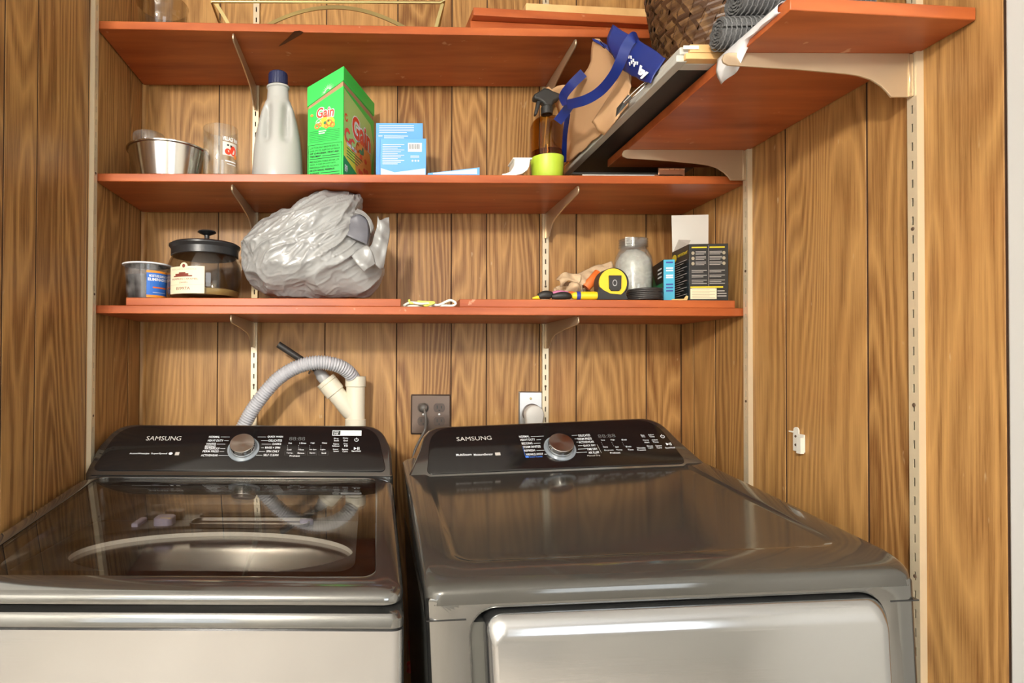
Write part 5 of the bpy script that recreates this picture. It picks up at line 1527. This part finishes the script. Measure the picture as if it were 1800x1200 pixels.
pj.disc((A0 + A1) / 2 - 0.03, B1 + 0.001, 0.045, 0.0045, 'maroon')
pj.text('PUMPKIN CARAMEL', A0 + 0.10, A1 - 0.16, 0.0420, 0.0462, 'maroon', 0.0)
pj.text('SWIRL', A0 + 0.36, A1 - 0.42, 0.0340, 0.0378, 'maroon', 0.0)
pj.text('KITCHEN CANDLE', A0 + 0.10, A1 - 0.20, 0.0655, 0.0690, 'print_tan', 0.0)
pj.rect(A0 + 0.02, A1 - 0.02, 0.0306, 0.0310, 'print_tan', 10)
pj.text('BI997A', A0 + 0.26, A1 - 0.36, 0.0185, 0.0255, 'maroon', 0.0)
pj.build({'maroon': 'printed_lettering', 'print_tan': 'faint_lettering'}, cjt)

# crumpled grey plastic bag
bg_ = thing('plastic_bag', 'crumpled grey plastic shopping bag stuffed full on the lowest shelf', 'plastic bag', (P(555, 500, 1.48).x, 1.48, ZT))
sil = [(425, 455), (432, 430), (450, 406), (480, 386), (512, 369), (545, 351), (575, 342), (606, 340), (626, 347), (637, 357), (634, 371), (642, 384), (650, 400), (655, 425), (664, 452), (672, 472), (668, 492), (658, 508), (648, 519), (600, 521), (540, 521), (490, 521), (458, 510), (438, 492), (428, 474)]
cxp, cyp = 552, 440
Yc = 1.475
cc = P(cxp, cyp, Yc)
angs = []
for x, y in sil:
    q = P(x, y, Yc) - cc
    angs.append((math.atan2(q.z, q.x), math.hypot(q.x, q.z)))
angs.sort()
def silr(a):
    a = (a + PI) % (2 * PI) - PI
    ex = [(t - 2 * PI, r) for t, r in angs] + angs + [(t + 2 * PI, r) for t, r in angs]
    for (t0, r0_), (t1, r1_) in zip(ex[:-1], ex[1:]):
        if t0 <= a <= t1:
            k = (a - t0) / max(t1 - t0, 1e-6)
            return r0_ + (r1_ - r0_) * k
    return 0.1
NA, NR = 300, 130
D = 0.105
def crease(p):
    # sharp folds radiating towards the knotted mouth at the upper right
    d = Vector((0.78, 0.25, 0.58))
    s = Vector((p.x, p.y, p.z))
    along = s.dot(d)
    a = s - d * along
    q = a * 17 + d * along * 4.0
    v = (1 - abs(noise.noise(q)) * 2)
    q2 = a * 44 + d * along * 9 + Vector((7, 3, 1))
    v2 = (1 - abs(noise.noise(q2)) * 2) ** 3
    fade = min(1.0, max(0.25, (p.z + 0.09) / 0.10))
    q3 = a * 80 + d * along * 15 + Vector((2, 9, 5))
    v3 = (1 - abs(noise.noise(q3)) * 2) ** 3
    return 0.011 * v + 0.0075 * v2 * fade + 0.0042 * v3 * fade
rows = []
for j in range(NR + 1):
    ph = PI * j / NR
    row = []
    for i in range(NA):
        a = 2 * PI * i / NA
        r = silr(a) * (math.sin(ph) ** 0.72)
        p = Vector((cc.x + r * math.cos(a), Yc - D * math.cos(ph) * (1 - 0.15 * math.cos(a) * math.sin(ph)), cc.z + r * math.sin(a)))
        nrm = (p - cc).normalized()
        amp = 0.35 + 0.65 * (0.5 + 0.5 * math.sin(ph))
        p = p + nrm * (crease(p - cc) - 0.006) * (1.0 if 0 < j < NR else 0.3)
        p.z = max(p.z, ZT + 0.0005)
        p.x = max(p.x, -0.330)
        p.y = min(p.y, YB - 0.014)
        p.z = min(p.z, Z2 - 0.002) if p.y > SF - 0.01 else p.z
        row.append(p)
    rows.append(row)
bgo = MB().loops(rows).build('bag_body', 'poly_grey', bg_, smooth=60)
rm = bgo.modifiers.new('remesh', 'REMESH')
rm.mode = 'VOXEL'
rm.voxel_size = 0.0018
rm.use_smooth_shade = True
# torn handles at the right: a dark patch painted as the mouth's shade and two spiky loops
patch('mouth_shade', 'poly_mouth_shade', [[P(602, 402, 1.400), P(612, 385, 1.395), P(632, 377, 1.395), P(645, 384, 1.40)], [P(604, 408, 1.392), P(616, 400, 1.388), P(634, 400, 1.39), P(648, 408, 1.395)], [P(606, 412, 1.388), P(622, 420, 1.384), P(638, 426, 1.386), P(645, 430, 1.39)]], 4, 0.0008, bg_, 0.004)
patch('handle', 'poly_grey', [[P(628, 366, 1.400), P(642, 372, 1.398), P(652, 386, 1.40), P(658, 402, 1.41)], [P(624, 375, 1.393), P(640, 380, 1.392), P(648, 392, 1.395), P(652, 412, 1.40)]], 5, 0.0008, bg_, 0.008)
patch('handle', 'poly_grey', [[P(664, 378, 1.405), P(662, 400, 1.400), P(654, 425, 1.395), P(642, 448, 1.390)], [P(668, 386, 1.398), P(670, 410, 1.392), P(664, 435, 1.388), P(656, 460, 1.386)], [P(676, 380, 1.405), P(676, 412, 1.398), P(672, 440, 1.394), P(668, 470, 1.392)], [P(684, 381, 1.415), P(685, 410, 1.41), P(680, 440, 1.405), P(674, 470, 1.402)]], 5, 0.0008, bg_, 0.014)
patch('handle', 'poly_grey', [[P(645, 430, 1.388), P(630, 440, 1.382), P(618, 452, 1.380)], [P(655, 445, 1.384), P(642, 458, 1.377), P(632, 470, 1.376)], [P(660, 462, 1.386), P(650, 470, 1.378), P(640, 478, 1.377)]], 5, 0.0008, bg_, 0.010)

# white and lime cord bundle
cb = thing('cord_bundle', 'bundle of white and lime cord lying between the two loose boards', 'cord', (P(755, 535, 1.40).x, 1.40, ZL + 0.0006))
zc = ZL + 0.0006
def cpt(px, h, dy=0.0):
    return Vector((XW(px, 1.385 + dy, 535), 1.385 + dy, zc + h))
MB().tube(spline([cpt(710, 0.004), cpt(722, 0.012, 0.01), cpt(740, 0.008), cpt(755, 0.010, 0.01), cpt(770, 0.005), cpt(785, 0.014), cpt(793, 0.0165), cpt(801, 0.010), cpt(796, 0.004), cpt(780, 0.004), cpt(765, 0.004, 0.01)], 7), 0.003, 8).build('white_cord', 'cord_white', cb, smooth=60)
MB().tube(spline([cpt(712, 0.0035, 0.016), cpt(730, 0.004, 0.012), cpt(745, 0.004, 0.02), cpt(760, 0.004, 0.018), cpt(778, 0.004, 0.02)], 7), 0.003, 8).build('white_cord', 'cord_white', cb, smooth=60)
MB().tube(spline([cpt(719, 0.018, 0.012), cpt(722, 0.010, 0.006), cpt(735, 0.012, 0.012), cpt(748, 0.004, 0.005), cpt(756, 0.006, -0.004), cpt(763, 0.011, 0.0), cpt(752, 0.013, 0.01), cpt(734, 0.0145, 0.012)], 7), 0.0028, 8).build('lime_cord', 'cord_lime', cb, smooth=60)

# work glove
gv = thing('work_glove', 'crumpled tan work glove with an orange cuff behind the tape measure', 'glove', tuple(P(1020, 500, 1.50)))
def lump(name, mat, cen, rad, seed, amp, parent, zmin, nA=48, nR=26, fr=26):
    rows = []
    for j in range(nR + 1):
        ph = PI * j / nR
        row = []
        for i in range(nA):
            a = 2 * PI * i / nA
            n = Vector((math.sin(ph) * math.cos(a), math.sin(ph) * math.sin(a), math.cos(ph)))
            k = 1 + amp * (1 - 2 * abs(noise.noise(n * 1.6 * fr / 20 + Vector((seed, seed * 2, 0))))) + amp * 0.5 * noise.noise(n * 4 + Vector((seed, 0, 3)))
            p = Vector(cen) + Vector((n.x * rad[0], n.y * rad[1], n.z * rad[2])) * k
            p.z = max(p.z, zmin)
            row.append(p)
        rows.append(row)
    return MB().loops(rows).build(name, mat, parent, smooth=70)
g0 = P(1003, 494, 1.50)
lump('palm', 'glove', (g0.x, 1.50, ZT + 0.026), (0.040, 0.036, 0.026), 3.1, 0.26, gv, ZT, 64, 36, 34)
patch('sleeve', 'glove', [[P(996, 486, 1.47), P(1022, 478, 1.47), P(1048, 466, 1.49), P(1074, 461, 1.50)], [P(1000, 494, 1.455), P(1026, 489, 1.455), P(1050, 480, 1.475), P(1078, 474, 1.49)], [P(1006, 504, 1.45), P(1030, 500, 1.45), P(1054, 494, 1.47), P(1080, 488, 1.485)]], 6, 0.003, gv, 0.014)
patch('finger', 'glove', [[P(980, 488, 1.46), P(992, 478, 1.45), P(1006, 477, 1.45), P(1020, 484, 1.45)], [P(982, 496, 1.445), P(996, 487, 1.44), P(1008, 488, 1.44), P(1020, 494, 1.44)], [P(984, 506, 1.45), P(996, 496, 1.45), P(1006, 497, 1.45), P(1016, 502, 1.45)]], 6, 0.003, gv, 0.020)
patch('finger', 'glove', [[P(1000, 500, 1.44), P(1012, 496, 1.43), P(1024, 500, 1.44)], [P(1000, 508, 1.43), P(1012, 504, 1.42), P(1026, 508, 1.43)], [P(1004, 515, 1.44), P(1014, 513, 1.43), P(1026, 514, 1.44)]], 6, 0.003, gv, 0.018)
MB().tube(spline([P(1030, 505, 1.45), P(1042, 492, 1.45), P(1052, 480, 1.46)], 6), [0.012] * 13, 12, flat=0.6).build('cuff', 'tool_orange', gv, smooth=70)
# pliers with black and pink grips
pl1 = thing('pliers', 'small pliers with black and pink grips at the front of the loose board', 'pliers', tuple(P(968, 518, 1.40)))
def onb(px, h, Y):
    return Vector((XW(px, Y, 520), Y, ZT + h))
MB().tube(spline([onb(936, 0.004, 1.392), onb(948, 0.0062, 1.392)], 4), [0.002, 0.003, 0.004, 0.005, 0.005], 10).build('jaw', 'tool_yellow', pl1, smooth=60)
MB().tube(spline([onb(946, 0.008, 1.392), onb(956, 0.012, 1.392), onb(966, 0.012, 1.394), onb(970, 0.010, 1.395)], 5), [0.006 + 0.0045 * math.sin(PI * i / 15) for i in range(16)], 12).build('grip', 'tool_black', pl1, smooth=60)
MB().tube(spline([onb(970, 0.0075, 1.388), onb(984, 0.0095, 1.386), onb(996, 0.010, 1.388), onb(1003, 0.008, 1.392)], 5), [0.005 + 0.0045 * math.sin(PI * i / 15) for i in range(16)], 12).build('grip', 'tool_black', pl1, smooth=60)
MB().tube(spline([onb(966, 0.012, 1.404), onb(980, 0.018, 1.406), onb(998, 0.018, 1.408)], 5), [0.005 + 0.002 * math.sin(PI * i / 10) for i in range(11)], 12).build('grip', 'tool_pink', pl1, smooth=60)
MB().tube(spline([onb(996, 0.016, 1.412), onb(1006, 0.018, 1.414), onb(1014, 0.012, 1.416)], 5), [0.006] * 11, 12).build('grip', 'tool_orange', pl1, smooth=60)
# yellow screwdriver handle with blue band, lying front-on
sd0, sd1 = onb(1003, 0.0105, 1.396), onb(1049, 0.0105, 1.390)
sdv = thing('screwdriver', 'yellow screwdriver handle with a dark blue band beside the tape measure', 'screwdriver', tuple(sd0))
dd = (sd1 - sd0).normalized()
SM = Matrix.Translation(sd0) @ dd.to_track_quat('Z', 'Y').to_matrix().to_4x4()
LL = (sd1 - sd0).length
MB().lathe([(0.004, 0.0), (0.008, 0.006), (0.0098, 0.014), (0.0102, LL - 0.006), (0.009, LL), (0, LL + 0.001)], (0, 0, 0), 20, SM).build('handle', 'tool_yellow', sdv, smooth=40)
MB().lathe([(0.0100, 0.013), (0.0106, 0.0135), (0.0106, 0.0215), (0.0103, 0.022)], (0, 0, 0), 20, SM).build('band', 'tool_blue', sdv, smooth=40)
MB().tube([sd0 + dd * 0.001, sd0 - dd * 0.03 + Vector((0, 0.02, -0.006))], 0.0025, 8).build('shaft', 'chrome', sdv, smooth=60)
# tape measure
tm0 = P(1078, 500, 1.398)
hT = ZW(470, 1.398, 1080) - ZT
tmz = thing('tape_measure', 'yellow and black tape measure standing on the loose board', 'tape measure', (tm0.x, 1.415, ZT))
wT = XW(1109, 1.398, 500) - XW(1046, 1.398, 500)
def tsh(k=0.0):
    pts = []
    cx_, cz_, R = tm0.x + 0.002, ZT + hT - 0.0365, 0.0365 - k
    for a in range(-40, 181, 10):
        pts.append((cx_ + (R + 0.004 * 0) * math.cos(math.radians(a)), cz_ + R * math.sin(math.radians(a))))
    pts += [(cx_ - R + 0.001, cz_ - 0.016), (cx_ - 0.043 + k, ZT + 0.014), (cx_ - 0.043 + k, ZT + k), (cx_ + 0.036 - k, ZT + k)]
    return pts
MB().loops([[Vector((x, y, z)) for x, z in tsh(k)] for k, y in ((0.003, 1.398), (0.0, 1.401), (0.0, 1.431), (0.003, 1.434))], True, True).build('case', 'tool_black', tmz, smooth=40)
cx_, cz_ = tm0.x - 0.001, ZT + hT - 0.0365
yel = [(cx_ + 0.0330 * math.cos(math.radians(a)), cz_ + 0.0342 * math.sin(math.radians(a))) for a in range(-55, 200, 9)] + [(cx_ - 0.022, cz_ - 0.018), (cx_ - 0.006, cz_ - 0.026)]
MB().loops([[Vector((x, y, z)) for x, z in yel] for y in (1.4005, 1.3965)], cap1=True).build('face_plate', 'tool_yellow', tmz, smooth=40)
MB().loops([[Vector((x, y, z)) for x, z in [(cx_ - 0.011, cz_ + 0.017), (cx_ + 0.019, cz_ + 0.017), (cx_ + 0.018, cz_ - 0.014), (cx_ + 0.013, cz_ - 0.020), (cx_ - 0.005, cz_ - 0.020), (cx_ - 0.010, cz_ - 0.014)]] for y in (1.3964, 1.3925)], cap1=True).build('belt_clip', 'tool_black', tmz, bevel=0.001)
MB().loops([[Vector((cx_ + 0.0025 + k * 0.0055 * math.cos(a), 1.3922, cz_ - 0.001 + k * 0.008 * math.sin(a))) for a in [2 * PI * i / 20 for i in range(20)]] for k in (1.0, 0.72)]).build('clip_mark', 'grey_plastic', tmz)
MB().box(cx_ - 0.046, cx_ - 0.041, 1.408, 1.424, ZT + 0.001, ZT + 0.012).build('hook_end', 'chrome', tmz)
# mason jar with white powder
mj = P(1113, 470, 1.52)
mjt = thing('mason_jar', 'glass jar of white powder behind the tape measure', 'jar', (mj.x, 1.52, ZT))
mh = ZW(422, 1.52, 1113) - ZT
MB().lathe([(0.0, 0.0), (0.040, 0.0), (0.046, 0.006), (0.047, mh * 0.62), (0.044, mh * 0.74), (0.036, mh * 0.83), (0.0335, mh * 0.86), (0.0335, mh * 0.88), (0.036, mh * 0.885), (0.036, mh * 0.90), (0.034, mh * 0.91), (0.034, mh), (0.0315, mh), (0.0315, mh * 0.86), (0.041, mh * 0.74), (0.0445, mh * 0.62), (0.044, 0.008), (0, 0.005)], (mj.x, 1.52, ZT), 48).build('jar_body', 'hazed_glass', mjt, smooth=40)
for zf in (0.885, 0.925, 0.962, 1.0):
    MB().lathe([(0.0338, mh * zf - 0.0016), (0.0358, mh * zf - 0.0008), (0.0358, mh * zf + 0.0006), (0.0338, mh * zf + 0.0014)], (mj.x, 1.52, ZT), 40).build('thread_ring', 'clear_plastic', mjt, smooth=60)
rows = []
for rr_, zz in ((0.0, 0.0056), (0.042, 0.0085), (0.0437, 0.02), (0.0437, mh * 0.60), (0.040, mh * 0.70), (0.030, mh * 0.78), (0.016, mh * 0.84), (0.0, mh * 0.86)):
    rows.append([Vector((mj.x + rr_ * math.cos(2 * PI * i / 40), 1.52 + rr_ * math.sin(2 * PI * i / 40), ZT + zz + (0.004 * noise.noise(Vector((i * 0.6, zz * 60, 2))) if rr_ > 0 and zz > 0.1 else 0))) for i in range(40)])
MB().loops(rows).build('powder', 'powder', mjt, smooth=60)
MB().loops([[Vector((mj.x - 0.033 + x, 1.50 + y, ZT + mh - 0.02 + z)) for x, y, z in ((0.004, 0, 0), (0.028, 0.0, 0), (0.028, 0.0, 0.019), (0.022, 0.0, 0.024), (0.004, 0.0, 0.024))], [Vector((mj.x - 0.033 + x, 1.501 + y, ZT + mh - 0.02 + z)) for x, y, z in ((0.004, 0, 0), (0.028, 0.0, 0), (0.028, 0.0, 0.019), (0.022, 0.0, 0.024), (0.004, 0.0, 0.024))]], True, True).build('paper_tag', 'card_white', mjt)
# coil of black cable ties/hose
cx0, cx1 = XW(1108, 1.42, 510), XW(1168, 1.42, 510)
cct = (cx0 + cx1) / 2
ct = MB()
hx = [(0, 0)]
pts = []
for i in range(6 * 40 + 1):
    a = 2 * PI * i / 40
    R = (cx1 - cx0) / 2 - 0.003 + 0.001 * math.sin(i * 0.11)
    pts.append(Vector((cct + R * math.cos(a), 1.435 + R * 0.95 * math.sin(a), ZT + 0.0032 + 0.0046 * i / 40)))
tag(ct.tube(pts, 0.0030, 8).build('cable_coil', 'rubber', smooth=60), 'coil of thin black cable beside the tape measure', 'cable')
# two cartons
def carton(name, label, pn_, pf, W2, H, mats, cat='box'):
    """pn_: nearest vertical edge, pf: far edge of the left face; right face runs to the right"""
    t = thing(name, label, cat, tuple(pn_))
    e = (pf - pn_)
    e.z = 0
    Ld = e.length
    e.normalize()
    r = Vector((-e.y, e.x, 0)) * -1
    if r.x < 0:
        r = -r
    def K(a, b, z):                           # a right along the front, b back
        return pn_ + r * a + e * b + Vector((0, 0, z))
    MB().add([K(a, b, z) for z in (0, H) for b in (0, Ld) for a in (0, W2)], [(0, 2, 3, 1), (4, 5, 7, 6), (0, 1, 5, 4), (2, 6, 7, 3), (0, 4, 6, 2), (1, 3, 7, 5)]).build('carton', mats, t, bevel=0.0006)
    return t, K, e, r, Ld
nE = Vector((XW(1211, 1.396, 500), 1.396, ZT))
fE = Vector((XW(1181, 1.50, 480), 1.50, ZT))
Wk = XW(1276, 1.40, 500) - XW(1211, 1.40, 500)
Hk = ZW(429, 1.396, 1240) - ZT
bt, K, e_, r_, Ld = carton('light_bulb_box', 'black and yellow printed carton with its pale top flap standing open', nE, fE, Wk, Hk, 'box_black')
pk = Print(lambda x, z: K(x, 0, z) - e_ * 0.0007)
for x0 in (0.006, Wk / 2 + 0.002):
    pk.rect(x0, x0 + Wk / 2 - 0.010, Hk - 0.010, Hk - 0.007, 'print_yellow')
    for k in range(3):
        z = Hk - 0.022 - k * 0.0125
        pk.disc(x0 + 0.003 if x0 < 0.02 else x0 + Wk / 2 - 0.012, z, 0.0036, 0.0042, 'print_tan', 14)
        for j in range(3):
            pk.rect((x0 + 0.009) if x0 < 0.02 else x0, x0 + Wk / 2 - 0.012 - 0.004 * (j == 2) - (0.004 if x0 > 0.02 else 0), z + 0.003 - j * 0.0032, z + 0.0042 - j * 0.0032, 'print_grey')
    for k in range(9):
        if k not in (2, 5):
            pk.rect(x0, x0 + Wk / 2 - 0.010 - 0.008 * (k % 3 == 1), Hk - 0.064 - k * 0.0039, Hk - 0.0627 - k * 0.0039, 'print_grey')
pk.rect(Wk / 2 - 0.0004, Wk / 2 + 0.0002, Hk * 0.26, Hk - 0.004, 'print_grey')
pk.rect(0.003, Wk - 0.012, Hk * 0.225, Hk * 0.25, 'print_yellow')
pk.rect(0.003, Wk * 0.70, 0.004, Hk * 0.215, 'cream_label')
pk.rect(Wk * 0.72, Wk * 0.95, 0.010, 0.012, 'print_grey'); pk.rect(Wk * 0.72, Wk * 0.95, 0.016, 0.018, 'print_grey'); pk.rect(Wk * 0.72, Wk * 0.9, 0.022, 0.024, 'print_grey')
pk.build({'print_yellow': 'yellow_print', 'print_tan': 'round_icons', 'print_grey': 'fine_print', 'cream_label': 'data_label'}, bt)
pk = Print(lambda x, z: K(x, 0, z) - e_ * 0.0011)
for k in range(7):
    pk.rect(0.006, Wk * 0.66 - 0.012 * (k % 2), 0.007 + k * 0.0037, 0.0079 + k * 0.0037, 'print_tan')
pk.build({'print_tan': 'fine_print'}, bt)
pk = Print(lambda x, z: K(0, Ld - x, z) - r_ * 0.0007)
pk.disc(0.018, Hk - 0.020, 0.015, 0.010, 'print_yellow')
pk.text('IMPORTANT', 0.040, Ld - 0.006, Hk - 0.021, Hk - 0.014, 'print_yellow', 0.03)
for k in range(16):
    pk.rect(0.006, Ld - 0.010 - 0.02 * (k % 3), Hk - 0.036 - k * 0.0055, Hk - 0.0345 - k * 0.0055, 'print_grey')
pk.build({'print_yellow': 'yellow_print', 'print_grey': 'fine_print'}, bt)
fl = MB()
f0, f1 = K(0.0008, Ld - 0.002, Hk), K(Wk - 0.0008, Ld - 0.002, Hk)
tpz = ZW(378, 1.5, 1215) - ZT - Hk
o = fl.loops([[f0, f1, f1 + Vector((0.004, 0.006, tpz)), f0 + Vector((0.001, 0.006, tpz))], [f0 + Vector((0, 0.001, 0)), f1 + Vector((0, 0.001, 0)), f1 + Vector((0.004, 0.007, tpz)), f0 + Vector((0.001, 0.007, tpz))]], True, True).build('open_flap', 'card_white', bt)
MB().loops([[K(0.0, 0.004, Hk), K(0.0, Ld - 0.01, Hk), K(0.012, Ld - 0.012, Hk + 0.030), K(0.016, 0.03, Hk + 0.016)], [K(0.001, 0.004, Hk), K(0.001, Ld - 0.01, Hk), K(0.013, Ld - 0.012, Hk + 0.030), K(0.017, 0.03, Hk + 0.016)]], True, True).build('side_flap', 'card_white', bt)
nE2 = Vector((XW(1166, 1.442, 500), 1.442, ZT))
fE2 = Vector((XW(1146, 1.555, 480), 1.555, ZT))
H2 = ZW(456, 1.442, 1166) - ZT
b2t, K2, e2, r2, Ld2 = carton('light_bulb_box', 'green and bright blue carton wedged beside the black carton', nE2, fE2, 0.026, H2, 'box_black')
pk = Print(lambda x, z: K2(x, 0, z) - e2 * 0.0007)
pk.rect(0.0005, 0.0255, 0.0, H2 - 0.001, 'box_cyan')
pk.build({'box_cyan': 'blue_face'}, b2t)
pk = Print(lambda x, z: K2(x, 0, z) - e2 * 0.0011)
for k, (z, m) in enumerate(((H2 - 0.006, 'tool_blue'), (H2 - 0.020, 'print_white'), (H2 - 0.026, 'print_white'), (H2 - 0.038, 'print_white'), (H2 - 0.043, 'print_white'), (H2 - 0.060, 'tool_blue'), (H2 - 0.068, 'tool_blue'), (H2 - 0.076, 'tool_blue'))):
    pk.rect(0.006, 0.022, z - 0.0035, z, m)
pk.build({'tool_blue': 'blue_print', 'print_white': 'white_print'}, b2t)
pk = Print(lambda x, z: K2(0, Ld2 - x, z) - r2 * 0.0007)
pk.rect(0.002, Ld2 - 0.002, 0.022, 0.050, 'box_green')
pk.poly([(0.002, 0.050), (0.05, 0.050), (0.002, H2 - 0.010)], 'box_green')
for k in range(3):
    pk.rect(Ld2 * 0.55, Ld2 * 0.88, H2 - 0.022 - k * 0.010, H2 - 0.018 - k * 0.010, 'print_white')
pk.build({'box_green': 'green_print', 'print_white': 'white_print'}, b2t)
# wooden peg lying in front of the cartons
pgz = onb(1186, 0.003, 1.385)
tag(MB().loops([[onb(1180, 0.0, 1.383), onb(1208, 0.0, 1.386), onb(1210, 0.010, 1.388), onb(1206, 0.012, 1.388), onb(1202, 0.004, 1.386), onb(1181, 0.0025, 1.383)], [onb(1180, 0.0, 1.391), onb(1208, 0.0, 1.393), onb(1210, 0.010, 1.394), onb(1206, 0.012, 1.394), onb(1202, 0.004, 1.393), onb(1181, 0.0025, 1.391)]], True, True).build('clothes_peg', 'wax', bevel=0.0006), 'little wooden peg lying in front of the cartons', 'peg')
